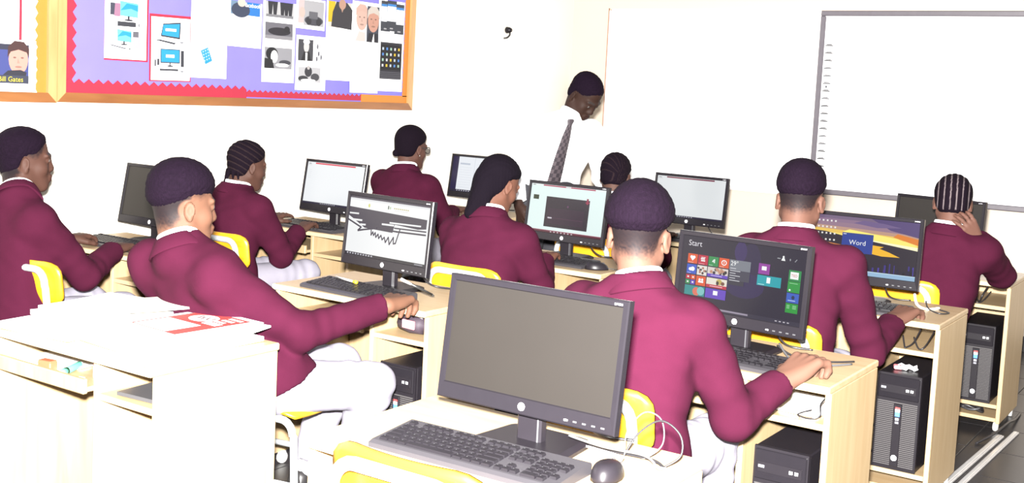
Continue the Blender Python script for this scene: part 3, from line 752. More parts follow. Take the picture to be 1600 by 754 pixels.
def s_doc(p, bg, bar, thin=False):
    p.rect(0, 0, 16, 8.5, bg); p.rect(2.2, 8.12, 13.4, 8.4, bar); p.rect(.3, 8.1, 1.0, 8.2, srgb(70, 70, 78)); p.rect(.2, 7.85, 1.2, 7.9, srgb(170, 170, 175))
    p.rect(0, 0, 16, .38, srgb(46, 40, 62))
    for k in range(8): p.rect(5.0+k*.55, .1, 5.3+k*.55, .28, srgb(170, 170, 180))
    for k in range(5): p.rect(.5, 6.9-k*.4, 1.3, 6.93-k*.4, srgb(205, 206, 210))
def s_list(p):
    p.rect(0, 0, 16, 8.5, srgb(232, 236, 242)); p.rect(0, 0, 1.7, 8.5, srgb(38, 30, 70)); p.rect(0, 0, 16, .5, srgb(40, 34, 58)); p.rect(6.5, .5, 6.6, 8.5, srgb(205, 210, 220)); p.rect(2.2, 6.6, 5.2, 7.0, srgb(188, 196, 210))
    for k in range(9): p.rect(2.3, 5.9-k*.6, 5.8, 5.96-k*.6, srgb(212, 217, 226)); p.rect(7.2, 6.8-k*.6, 14.0, 6.86-k*.6, srgb(214, 219, 228))
    for k in range(8): p.rect(2.0+k*.7, .15, 2.35+k*.7, .36, srgb(190, 190, 200))

# ------------------------------------------------------------ monitors
MW, MH = 0.453, 0.2755
BZ, BT, BB = 0.0155, 0.0155, 0.0365
def monitor(x, y, yaw, tilt, label, draw=None, neck_h=0.076):
    t = empty('monitor', (x, y, DH), R(yaw))
    Mx = Matrix.Translation((0, 0, neck_h)) @ Matrix.Rotation(R(-tilt), 4, 'X')
    hw = MW/2
    def ring(x0, x1, z0, z1, yy): return [(x0, yy, z0), (x1, yy, z0), (x1, yy, z1), (x0, yy, z1)]
    rings = [ring(-hw, hw, 0, MH, 0.022), ring(-hw, hw, 0, MH, 0.003), ring(-hw+.003, hw-.003, .003, MH-.003, 0.0),
             ring(-hw+BZ-.002, hw-BZ+.002, BB-.002, MH-BT+.002, 0.001), ring(-hw+BZ, hw-BZ, BB, MH-BT, 0.005)]
    mb = MB(); vs = [v for r_ in rings for v in r_]; fs = []
    for i in range(len(rings)-1):
        for k in range(4):
            a, b = i*4+k, i*4+(k+1) % 4; fs.append((a, b, b+4, a+4))
    mb.add(vs, fs); bez = xform(mb, Mx).build('bezel', 'plastic_bezel', t)
    # back shell
    rb = [ring(-hw, hw, 0, MH, 0.022), ring(-hw+.01, hw-.01, .01, MH-.01, 0.030), ring(-hw+.07, hw-.07, .05, MH-.06, 0.050)]
    mb = MB(); vs = [v for r_ in rb for v in r_]; fs = []
    for i in range(2):
        for k in range(4):
            a, b = i*4+k, i*4+(k+1) % 4; fs.append((a, a+4, b+4, b))
    fs.append((11, 10, 9, 8)); fs.append((0, 1, 2, 3))
    mb.add(vs, fs); xform(mb, Mx).build('back_shell', 'plastic_black', t)
    sw = MW-2*BZ
    if draw:
        p = Print(16, 8.5, eps=0.00002); draw(p); mb = MB(); p.into(mb, (-sw/2, 0.0052, BB), (1, 0, 0), (0, 0, 1), (0, -1, 0), k=sw/16)
        sc = xform(mb, Mx).build('screen', 'screen_lit', t)
    else:
        mb = MB().box((0, 0.007, BB+(MH-BT-BB)/2), (sw, 0.004, MH-BT-BB)); sc = xform(mb, Mx).build('screen', 'screen_off', t)
    # maker's mark, small type and buttons on the bezel
    p = Print(1, 1); p.ell(0, BB*.5, .0088, .0088, srgb(236, 236, 240), 20); p.text('hp', -.0060, BB*.5-.0042, .0135, srgb(60, 60, 70)); p.text('LV1911', hw-.034, MH-BT*.75, .0065, srgb(220, 220, 226))
    mb = MB(); p.into(mb, (0, -0.0003, 0), (1, 0, 0), (0, 0, 1), (0, -1, 0)); tag(xform(mb, Mx).build('printed_marks', 'print_plastic', bez), kind='stuff')
    for k in range(5):
        mb = MB().box((hw-.115+k*.022, -0.0005, .0125), (.009, .003, .004), .001); xform(mb, Mx).build('button', 'plastic_grey' if k else 'white_plastic', bez)
    # stand
    MB().box((0, 0.048, 0.075), (0.062, 0.026, 0.135), 0.004).build('neck', 'plastic_black', t)
    MB().box((0.024, 0.0342, 0.055), (0.004, 0.002, 0.085), 0.0006).build('neck_trim', 'plastic_grey', t)
    pts = [(-.105, -.025), (.105, -.025), (.118, -.010), (.105, .125), (.085, .145), (-.085, .145), (-.105, .125), (-.118, -.010)]
    mb = MB(); vs = [(a, b, 0.0) for a, b in pts]+[(a, b, .008) for a, b in pts]+[(a*.86, b*.86+.008, .014) for a, b in pts]; n = len(pts)
    fs = [list(range(n))[::-1], [2*n+i for i in range(n)]]+[(j*n+i, j*n+(i+1) % n, (j+1)*n+(i+1) % n, (j+1)*n+i) for j in range(2) for i in range(n)]
    mb.add(vs, fs).build('base', 'plastic_black', t)
    MB().tube([(.05, .05, .13), (.07, .10, .09), (.08, .16, .03), (.10, .20, .006), (.16, .22, .005)], .0035, 6, 5).build('cable', 'cable_black', t)
    tag(t, label, 'monitor', 'flat-screen monitors on the desks'); return t
monitor(-1.278, 1.985, -0.3, 7.4, 'switched-off black monitor on the foreground desk, largest of all')
monitor(-1.324, 3.234, -6.6, 4.6, 'black monitor showing a start screen with coloured tiles', s_start)
monitor(-1.312, 4.431, 2.4, 4.7, 'black monitor showing a sunset picture and a blue Word box', s_word)
monitor(-2.721, 3.221, -5.4, 5.6, 'black monitor with dark scribbles across a white page', s_scribble)
monitor(-2.718, 4.496, -3.7, 7.2, 'black monitor showing one dark slide on a pale page', s_ppt)
monitor(-2.676, 5.751, -2.5, 6.4, 'black monitor with blank grey page below the whiteboard', lambda p: s_doc(p, srgb(222, 226, 228), srgb(120, 40, 66)))
monitor(-4.13, 4.440, -2.1, 9.1, 'black monitor with blank white page and thin red top line', lambda p: s_doc(p, srgb(240, 243, 246), srgb(225, 60, 84)))
monitor(-4.18, 5.832, -0.4, 8.6, 'black monitor with dark sidebar, in front of the girl in glasses', s_list)
monitor(-1.341, 5.737, -13.3, 4.3, 'switched-off black monitor in front of the girl touching her head')
monitor(-4.191, 3.329, -0.5, 10.3, 'switched-off dark monitor at left, half behind the leaning boy')

# ------------------------------------------------------------ keyboards
U = 0.0188
def key_layout():
    ks = []          # x, row z, width, depth in key units
    def row(y, x, ws):
        for w in ws:
            if w > 0: ks.append((x, y, w)); x += w
            else: x += -w
    row(5.35, 0, [1, -1, 1, 1, 1, 1, -.5, 1, 1, 1, 1, -.5, 1, 1, 1, 1])
    row(4.0, 0, [1]*13+[2]); row(3.0, 0, [1.5]+[1]*12+[1.5]); row(2.0, 0, [1.75]+[1]*11+[2.25]); row(1.0, 0, [2.25]+[1]*10+[2.75])
    row(0, 0, [1.25, 1.25, 1.25, 6.25, 1.25, 1.25, 1.25, 1.25])
    row(5.35, 15.3, [1, 1, 1]); row(4.0, 15.3, [1, 1, 1]); row(3.0, 15.3, [1, 1, 1]); row(1.0, 16.3, [1]); row(0, 15.3, [1, 1, 1])
    row(4.0, 18.6, [1, 1, 1, 1]); row(3.0, 18.6, [1, 1, 1, 1]); row(2.0, 18.6, [1, 1, 1]); row(1.0, 18.6, [1, 1, 1, 1]); row(0, 18.6, [2, 1])
    return ks
KW, KD = 0.450, 0.156
_keys = {}
def keycap(w):
    if w not in _keys:
        a = w*U-0.0022; b = U-0.0022; h = 0.006; i = 0.0018
        vs = [(-a/2, -b/2, 0), (a/2, -b/2, 0), (a/2, b/2, 0), (-a/2, b/2, 0), (-a/2+i, -b/2+i, h), (a/2-i, -b/2+i, h), (a/2-i, b/2-i*.6, h), (-a/2+i, b/2-i*.6, h)]
        fs = [(3, 2, 1, 0), (4, 5, 6, 7), (0, 1, 5, 4), (1, 2, 6, 5), (2, 3, 7, 6), (3, 0, 4, 7)]
        _keys[w] = (vs, fs, MB().add(vs, fs).mesh('key', 'key_black'))
    return _keys[w]
_deck = None
def keyboard(x, y, yaw, label, separate=False, z=DH):
    global _deck
    t = empty('keyboard', (x, y, z), R(yaw))
    prof = [(-KD/2, 0.0), (KD/2, 0.0), (KD/2, .022), (KD/2-.006, .026), (-KD/2+.012, .0145), (-KD/2, .010)]
    mb = MB(); n = len(prof)
    vs = [(-KW/2, a, b) for a, b in prof]+[(KW/2, a, b) for a, b in prof]
    fs = [list(range(n)), [n+i for i in reversed(range(n))]]+[(i, n+i, n+(i+1) % n, (i+1) % n) for i in range(n)]
    mb.add(vs, fs).build('case', 'keyboard_deck', t)
    sl = math.atan2(.026-.0145, KD-.018)
    Rk = Matrix.Rotation(sl, 4, 'X')
    ox, oy = -KW/2+.013, -KD/2+.026
    def place(kx, ky, w):
        yy = oy+ky*U*1.0; zz = .0145+(yy-(-KD/2+.012))*math.tan(sl)
        return Vector((ox+(kx+w/2)*U, yy, zz-.0005))
    if separate:
        for kx, ky, w in key_layout(): put('key', keycap(w)[2], t, place(kx, ky, w), (sl, 0, 0))
    else:
        mb = MB()
        for kx, ky, w in key_layout():
            vs, fs, _ = keycap(w); p0 = place(kx, ky, w)
            mb.add([Rk.to_3x3() @ Vector(v)+p0 for v in vs], fs)
        tag(mb.build('keys', 'key_black', t), kind='stuff')
    # pale legends on the keys
    p = Print(1, 1); rr = random.Random(int(abs(x)*1000))
    for kx, ky, w in key_layout():
        q = place(kx, ky, w)
        if w < 1.6: p.rect(q.x-.0045, q.y+.001, q.x-.002, q.y+.0035, (.07, .07, .075))
    mb = MB(); p.eps = 0.0
    for pts, fs, n_, col in p.items:
        vs = []
        for a, b in pts: vs.append((a, b, .0145+(b-(-KD/2+.012))*math.tan(sl)+.0063))
        mb.add(vs, [[0, 1, 2, 3]], False, col)
    tag(mb.build('key_legends', 'print_plastic', t), kind='stuff')
    tag(t, label, 'keyboard', 'black keyboards on the desks'); return t
keyboard(-1.305, 1.872, 1.5, 'large black keyboard in front of the switched-off foreground monitor', True)
keyboard(-1.285, 3.122, -5.0, 'black keyboard under the coloured-tile monitor by the boy\'s hand')
keyboard(-1.31, 4.325, 1.0, 'black keyboard below the sunset monitor')
keyboard(-2.735, 3.108, -4.0, 'black keyboard with a pen on it, below the scribbled screen')
keyboard(-2.70, 4.375, -3.0, 'black keyboard under the hand of the long-haired girl')
keyboard(-4.14, 4.328, -3.0, 'black keyboard being typed on below the white-page monitor')
keyboard(-4.18, 3.16, -2.0, 'black keyboard under the seated boy\'s hand at far left')
keyboard(-2.676, 5.64, -2.0, 'black keyboard below the blank grey-page monitor')

# ------------------------------------------------------------ mice
def mouse(x, y, yaw, label, tail):
    t = empty('mouse', (x, y, DH), R(yaw))
    mb = MB(); n, m = 16, 8; vs = []; fs = []
    for j in range(m+1):
        ph = j/m*math.pi/2
        for i in range(n):
            th = 2*math.pi*i/n
            rx = .031*(1-.08*math.sin(th)); ry = .053
            vs.append((rx*math.cos(th)*math.cos(ph)**.55, ry*math.sin(th)*math.cos(ph)**.6, .034*math.sin(ph)*(1-.22*math.sin(th)*math.cos(ph))+.001))
    for j in range(m):
        for i in range(n): fs.append((j*n+i, j*n+(i+1) % n, (j+1)*n+(i+1) % n, (j+1)*n+i))
    fs.append([m*n+i for i in range(n)]); fs.append(list(range(n))[::-1])
    mb.add(vs, fs, True).build('shell', 'plastic_black', t)
    MB().lathe([(.006, -.003), (.0075, 0), (.006, .003)], (0, .027, .026), 12, rot=Matrix.Rotation(R(90), 3, 'Y')).build('scroll_wheel', 'plastic_grey', t)
    MB().tube([(0, .05, .008)]+tail, .0018, 6, 6).build('cord', 'cable_grey', t)
    tag(t, label, 'mouse', 'black computer mice'); return t
mouse(-1.048, 1.963, 8, 'black mouse beside the foreground keyboard', [(0.0, .09, .02), (-.01, .13, .06), (.012, .17, .095), (.05, .17, .085), (.062, .15, .04), (.03, .135, .008), (0.0, .16, .004)])
mouse(-2.43, 4.335, -55, 'black mouse beside the monitor with the dark slide', [(0.0, .08, .004), (.03, .12, .003), (.10, .13, .003)])

# ------------------------------------------------------------ computer towers
def tower(r, c, label, dx=0.0):
    w, h, d = .160, .362, .355
    t = empty('computer_tower', (COLX[c]+DW/2-BAY/2-.009+dx, ROWY[r]+.022, .1315))
    MB().box((0, d/2+.014, h/2), (w, d, h), .004).build('case', 'plastic_black', t)
    mb = MB(); mb.prism([(-w/2, 0), (w/2, 0), (w/2, h), (-w/2, h)], 0.006, .016, lambda x_, z_, y_: (x_, y_, z_)); mb.build('front_panel', 'plastic_black', t)
    o = MB().box((0, .003, h-.050), (w-.010, .010, .085), .004).build('drive_bay', 'plastic_bezel', t)
    MB().box((.0, -.0025, h-.056), (w-.03, .003, .030), .001).build('disc_drive', 'plastic_black', o)
    p = Print(1, 1)
    for x_ in (.034, .05): p.rect(x_-.005, h-.060, x_+.005, h-.051, srgb(220, 220, 225))
    p.rect(-.062, h-.058, -.044, h-.050, srgb(120, 120, 128))
    mb = MB(); p.into(mb, (0, -.0045, 0), (1, 0, 0), (0, 0, 1), (0, -1, 0)); tag(mb.build('printed_marks', 'print_plastic', o), kind='stuff')
    mb = MB()
    nb = 34
    for k in range(nb):
        z_ = .018+k*(h-.118)/nb
        mb.box((0, .0035, z_), (w-.014, .006, .0034))
    tag(mb.build('front_grille', 'grille', t), kind='stuff')
    s = MB().box((.004, -.0005, (h-.095)/2), (.030, .010, h-.125), .002).build('centre_strip', 'plastic_black', t)
    p = Print(1, 1); p.rect(-.004, .205, .013, .222, srgb(70, 130, 220)); p.rect(-.004, .222, .013, .232, srgb(225, 226, 232)); p.rect(-.004, .232, .013, .240, srgb(205, 60, 60)); p.rect(-.002, .19, .011, .200, srgb(150, 150, 160)); p.rect(-.002, .178, .011, .186, srgb(120, 120, 130))
    p.ell(.004, .048, .011, .011, srgb(222, 222, 228), 18); p.text('hp', -.0030, .0430, .0155, srgb(40, 40, 48))
    mb = MB(); p.into(mb, (0, -.0058, 0), (1, 0, 0), (0, 0, 1), (0, -1, 0)); mb.build('stickers', 'print_plastic', s)
    tag(t, label, 'computer', 'black computer towers in the desks'); return t
tower(1, 2, 'black computer tower in the desk under the sunset monitor')
tower(2, 2, 'black computer tower low in the desk under the coloured-tile monitor')
tower(0, 2, 'black computer tower in the farthest desk on the right')
tower(2, 1, 'black computer tower behind the leaning boy\'s knee')

# ------------------------------------------------------------ people: surfaces grown from distance fields
V = lambda *a: np.array(a, dtype=np.float64)
def nrm(v): v = np.asarray(v, float); return v/np.linalg.norm(v)
class Field:
    def __init__(s): s.ops = []
    def _add(s, lo, hi, fn, k, sub=False, bound=True): s.ops.append((np.asarray(lo, float), np.asarray(hi, float), fn, k, sub, bound)); return s
    def cone(s, a, b, ra, rb, k=0.015, flat=False, fold=None, sub=False, squash=None):
        a, b = np.asarray(a, float), np.asarray(b, float); ax = b-a; L2 = max(ax@ax, 1e-12); L = math.sqrt(L2); m = max(ra, rb)*(1.0 if squash is None else max(1.0, squash[1])) + (0.01 if fold else 0)
        def fn(X, Y, Z):
            dx, dy, dz = X-a[0], Y-a[1], Z-a[2]
            tr = (dx*ax[0]+dy*ax[1]+dz*ax[2])/L2; t = np.clip(tr, 0, 1)
            ex, ey, ez = dx-t*ax[0], dy-t*ax[1], dz-t*ax[2]
            if squash is not None:
                n, f = squash; q = (ex*n[0]+ey*n[1]+ez*n[2])*(1/f-1); ex, ey, ez = ex+q*n[0], ey+q*n[1], ez+q*n[2]
            d = np.sqrt(ex*ex+ey*ey+ez*ez) - (ra+(rb-ra)*t)
            if fold:
                amp, wl, c, wd, ph = fold
                s_ = tr*L; th = (ex*0.7+ey*0.4-ez*0.6)/max(ra, rb)
                d = d - amp*np.sin(2*math.pi*s_/wl+ph+1.3*th)*np.exp(-((tr-c)/wd)**2)
            if flat: d = np.maximum(d, (tr-1)*L)
            return d
        return s._add(np.minimum(a, b)-m, np.maximum(a, b)+m, fn, k, sub)
    def ell(s, c, rad, A=None, k=0.015, sub=False):
        c = np.asarray(c, float); A = np.eye(3) if A is None else A; r = np.asarray(rad, float); m = max(r); mn = min(r)
        ext = np.sqrt(((A.T*r)**2).sum(1))
        def fn(X, Y, Z):
            dx, dy, dz = X-c[0], Y-c[1], Z-c[2]
            u = (dx*A[0, 0]+dy*A[0, 1]+dz*A[0, 2])/r[0]; v = (dx*A[1, 0]+dy*A[1, 1]+dz*A[1, 2])/r[1]; w = (dx*A[2, 0]+dy*A[2, 1]+dz*A[2, 2])/r[2]
            k0 = np.sqrt(u*u+v*v+w*w); k1 = np.sqrt((u/r[0])**2+(v/r[1])**2+(w/r[2])**2)+1e-9
            return k0*(k0-1)/k1
        return s._add(c-ext, c+ext, fn, k, sub)
    def loft(s, c0, c1, right, ts, aa, bb, off=None, k=0.03):
        c0, c1 = np.asarray(c0, float), np.asarray(c1, float); up = c1-c0; L = np.linalg.norm(up); up = up/L
        right = nrm(right - up*(right@up)); fw = np.cross(up, right); off = off or [0]*len(ts)
        m = max(max(aa), max(bb))
        def fn(X, Y, Z):
            dx, dy, dz = X-c0[0], Y-c0[1], Z-c0[2]
            h = dx*up[0]+dy*up[1]+dz*up[2]; t = h/L; tc = np.clip(t, ts[0], ts[-1])
            a = np.interp(tc, ts, aa); b = np.interp(tc, ts, bb); o = np.interp(tc, ts, off)
            u = (dx*right[0]+dy*right[1]+dz*right[2])/a; v = (dx*fw[0]+dy*fw[1]+dz*fw[2]-o)/b
            r = (np.abs(u)**2.3+np.abs(v)**2.3)**(1/2.3)
            d = (r-1)*np.minimum(a, b)
            return np.maximum(d, (np.abs(t-(ts[0]+ts[-1])/2)-(ts[-1]-ts[0])/2)*L)
        lo = np.minimum(c0, c1)-m; hi = np.maximum(c0, c1)+m
        return s._add(lo, hi, fn, k)
    def mesh(s, h, warp=None, zmin=None):
        lo = np.min([o[0] for o in s.ops if not o[4]], axis=0)-0.03; hi = np.max([o[1] for o in s.ops if not o[4]], axis=0)+0.03
        if zmin is not None: lo[2] = max(lo[2], zmin)
        n = np.ceil((hi-lo)/h).astype(int)+1
        F = np.full(n, 0.5, np.float32)
        ax = [lo[i]+h*np.arange(n[i]) for i in range(3)]
        for (l, u, fn, k, sub, bd) in s.ops:
            m = k+2*h+0.004
            i0 = np.clip(np.floor((l-m-lo)/h).astype(int), 0, n-1); i1 = np.clip(np.ceil((u+m-lo)/h).astype(int)+1, 1, n)
            if np.any(i1 <= i0): continue
            sl = tuple(slice(a, b) for a, b in zip(i0, i1))
            X = ax[0][sl[0]].astype(np.float32)[:, None, None]; Y = ax[1][sl[1]].astype(np.float32)[None, :, None]; Z = ax[2][sl[2]].astype(np.float32)[None, None, :]
            d = fn(X, Y, Z).astype(np.float32); cur = F[sl]
            if sub:
                hh = np.maximum(k-np.abs(cur+d), 0)/k if k > 0 else 0
                F[sl] = np.maximum(cur, -d)+hh*hh*k*.25
            else:
                hh = np.maximum(k-np.abs(cur-d), 0)/k if k > 0 else 0
                F[sl] = np.minimum(cur, d)-hh*hh*k*.25
        if warp is not None:
            F += warp(ax[0].astype(np.float32)[:, None, None], ax[1].astype(np.float32)[None, :, None], ax[2].astype(np.float32)[None, None, :])
        return surface_nets(F, lo, h)
def surface_nets(F, lo, h):
    S = F < 0
    c = np.zeros(tuple(d-1 for d in F.shape), np.int8)
    cs = [(i, j, k) for i in (0, 1) for j in (0, 1) for k in (0, 1)]
    sh = F.shape
    for i, j, k in cs: c += S[i:sh[0]-1+i, j:sh[1]-1+j, k:sh[2]-1+k]
    act = np.argwhere((c > 0) & (c < 8))
    idx = np.full(c.shape, -1, np.int32); idx[act[:, 0], act[:, 1], act[:, 2]] = np.arange(len(act))
    vals = [F[act[:, 0]+i, act[:, 1]+j, act[:, 2]+k] for i, j, k in cs]
    pos = np.zeros((len(act), 3)); cnt = np.zeros(len(act))
    for a in range(8):
        for b in range(a+1, 8):
            df = [cs[b][q]-cs[a][q] for q in range(3)]
            if sum(map(abs, df)) != 1: continue
            va, vb = vals[a], vals[b]; m = (va < 0) != (vb < 0)
            t = np.where(m, va/np.where(m, va-vb, 1), 0)
            for q in range(3): pos[:, q] += np.where(m, cs[a][q]+t*df[q], 0)
            cnt += m
    pos = lo + h*(act + pos/cnt[:, None])
    quads = []
    for ax in range(3):
        o1, o2 = (ax+1) % 3, (ax+2) % 3
        s0 = [slice(None)]*3; s1 = [slice(None)]*3
        s0[ax] = slice(0, -1); s1[ax] = slice(1, None)
        for o in (o1, o2): s0[o] = slice(1, -1); s1[o] = slice(1, -1)
        A = S[tuple(s0)]; B = S[tuple(s1)]
        e = np.argwhere(A != B)
        if not len(e): continue
        inside = A[e[:, 0], e[:, 1], e[:, 2]]
        e = e.copy(); e[:, o1] += 1; e[:, o2] += 1
        def cell(d1, d2):
            q = e.copy(); q[:, o1] -= d1; q[:, o2] -= d2; return idx[q[:, 0], q[:, 1], q[:, 2]]
        q = np.stack([cell(1, 1), cell(0, 1), cell(0, 0), cell(1, 0)], 1)
        q = np.where(inside[:, None], q, q[:, ::-1]); quads.append(q)
    return pos, np.concatenate(quads)
def np_mesh(name, pos, quads, mtl, base, cols=None):
    me = bpy.data.meshes.new(name); n, m = len(pos), len(quads)
    me.vertices.add(n); me.vertices.foreach_set('co', (pos-np.asarray(base)).astype(np.float32).ravel())
    me.loops.add(4*m); me.loops.foreach_set('vertex_index', quads.astype(np.int32).ravel())
    me.polygons.add(m); me.polygons.foreach_set('loop_start', np.arange(0, 4*m, 4, dtype=np.int32))
    me.polygons.foreach_set('use_smooth', np.ones(m, bool))
    me.update(calc_edges=True)
    if cols is not None:
        at = me.color_attributes.new('col', 'FLOAT_COLOR', 'POINT')
        at.data.foreach_set('color', np.concatenate([cols, np.ones((n, 1))], 1).astype(np.float32).ravel())
    me.materials.append(MATS[mtl]); return me

def rotm(head, nod=0.0, roll=0.0):
    """rows: right, forward, up of a frame whose forward points along compass heading (0 = +Y)"""
    h, p, q = R(head), R(nod), R(roll)
    fw = V(math.sin(h)*math.cos(p), math.cos(h)*math.cos(p), -math.sin(p)); rt = V(math.cos(h), -math.sin(h), 0); up = np.cross(rt, fw)
    return np.array([rt*math.cos(q)-up*math.sin(q), fw, up*math.cos(q)+rt*math.sin(q)])

def add_hand(f, w, d, n, right, curl=0.5, s=1.0, spread=1.0, fist=False):
    d = nrm(d); n = nrm(np.asarray(n, float)-d*(np.asarray(n, float)@d)); sd = np.cross(-n, d)*(1 if right else -1); w = np.asarray(w, float)
    kn = []
    for off, ln, ang in ((.031, .066, .10), (.0105, .074, .03), (-.0105, .069, -.04), (-.030, .055, -.12)):
        k = w + d*(.082*s-abs(off)*.15) + sd*off*s + n*(-.004*s); kn.append((k, ln*s, ang*spread))
        f.cone(w+sd*off*.35*s, k, .0185*s, .0115*s, .010)
    f.ell(w+d*.045*s+n*.003*s, (.036*s, .046*s, .0145*s), np.array([sd, d, n]), .012)
    for k, ln, ang in kn:
        dd = nrm(d*math.cos(ang)+sd*math.sin(ang)); p = k; a = curl*.55
        for i, (fr, r0, r1) in enumerate(((.46, .0098, .0088), (.30, .0088, .0080), (.24, .0080, .0066))):
            v = dd*math.cos(a)+n*math.sin(a); q = p+v*ln*fr; f.cone(p, q, r0*s, r1*s, .0035); p = q; a += curl*(1.0 if i == 0 else .7)
    t0 = w+d*.022*s+sd*.022*s+n*.004*s; t1 = t0+nrm(d*.62+sd*.72+n*.25)*.040*s; t2 = t1+nrm(d*.85+sd*.30+n*.30)*.030*s; t3 = t2+nrm(d*.95-sd*.02+n*.35)*.024*s
    f.cone(t0, t1, .0165*s, .0120*s, .012); f.cone(t1, t2, .0115*s, .0100*s, .005); f.cone(t2, t3, .0100*s, .0075*s, .004)

def head_ops(f, H, A, s, nk, young=True):
    T = lambda x, y, z: H + s*(x*A[0]+y*A[1]+z*A[2])
    E = lambda c, r, k=.015, sub=False: f.ell(T(*c), [q*s for q in r], A, k*s, sub)
    E((0, -.014, .036), (.0735, .093, .080), .01)
    E((0, .020, -.028), (.0600, .066, .074), .03)
    E((0, .052, -.075), (.0380, .036, .036), .03)
    f.cone(T(0, .066, -.096), T(0, .060, -.090), .020*s, .022*s, .02*s)
    for q in (-1, 1):
        E((q*.040, .052, -.030), (.020, .024, .024), .02)          # cheek
        f.cone(T(q*.052, .0, -.055), T(q*.022, .062, -.098), .017*s, .016*s, .025*s)   # jaw
        E((q*.030, .0835, .006), (.0165, .011, .010), .008, True)   # socket
        E((q*.030, .0730, .003), (.0125, .0125, .0105), .004)       # eye
        f.cone(T(q*.012, .084, .022), T(q*.046, .070, .022), .0080*s, .0070*s, .014*s)  # brow
        E((q*.0135, .0860, -.031), (.0100, .0115, .0075), .010)     # nostril wing
        # ear
        ce = T(q*.0775, -.010, -.012); AE = np.array([nrm(A[0]*q+A[1]*-.45), nrm(A[1]+A[0]*q*.45), A[2]])
        f.ell(ce, [.0070*s, .0165*s, .0270*s], AE, .006*s)
        f.ell(ce+s*(.0075*AE[0]+.003*AE[1]+.002*A[2]), [.0055*s, .0105*s, .018*s], AE, .003*s, True)
        f.cone(T(q*.072, -.004, -.030), T(q*.078, -.006, -.038), .008*s, .0065*s, .005*s)
    f.cone(T(0, .080, .014), T(0, .0945, -.026), .0085*s, .0125*s, .016*s)
    E((0, .0885, -.0575), (.0235, .0135, .0090), .009); E((0, .0860, -.0715), (.0215, .0140, .0095), .009)
    f.cone(T(0, -.030, -.035), np.asarray(nk, float), .050*s, .053*s, .03)
    return T

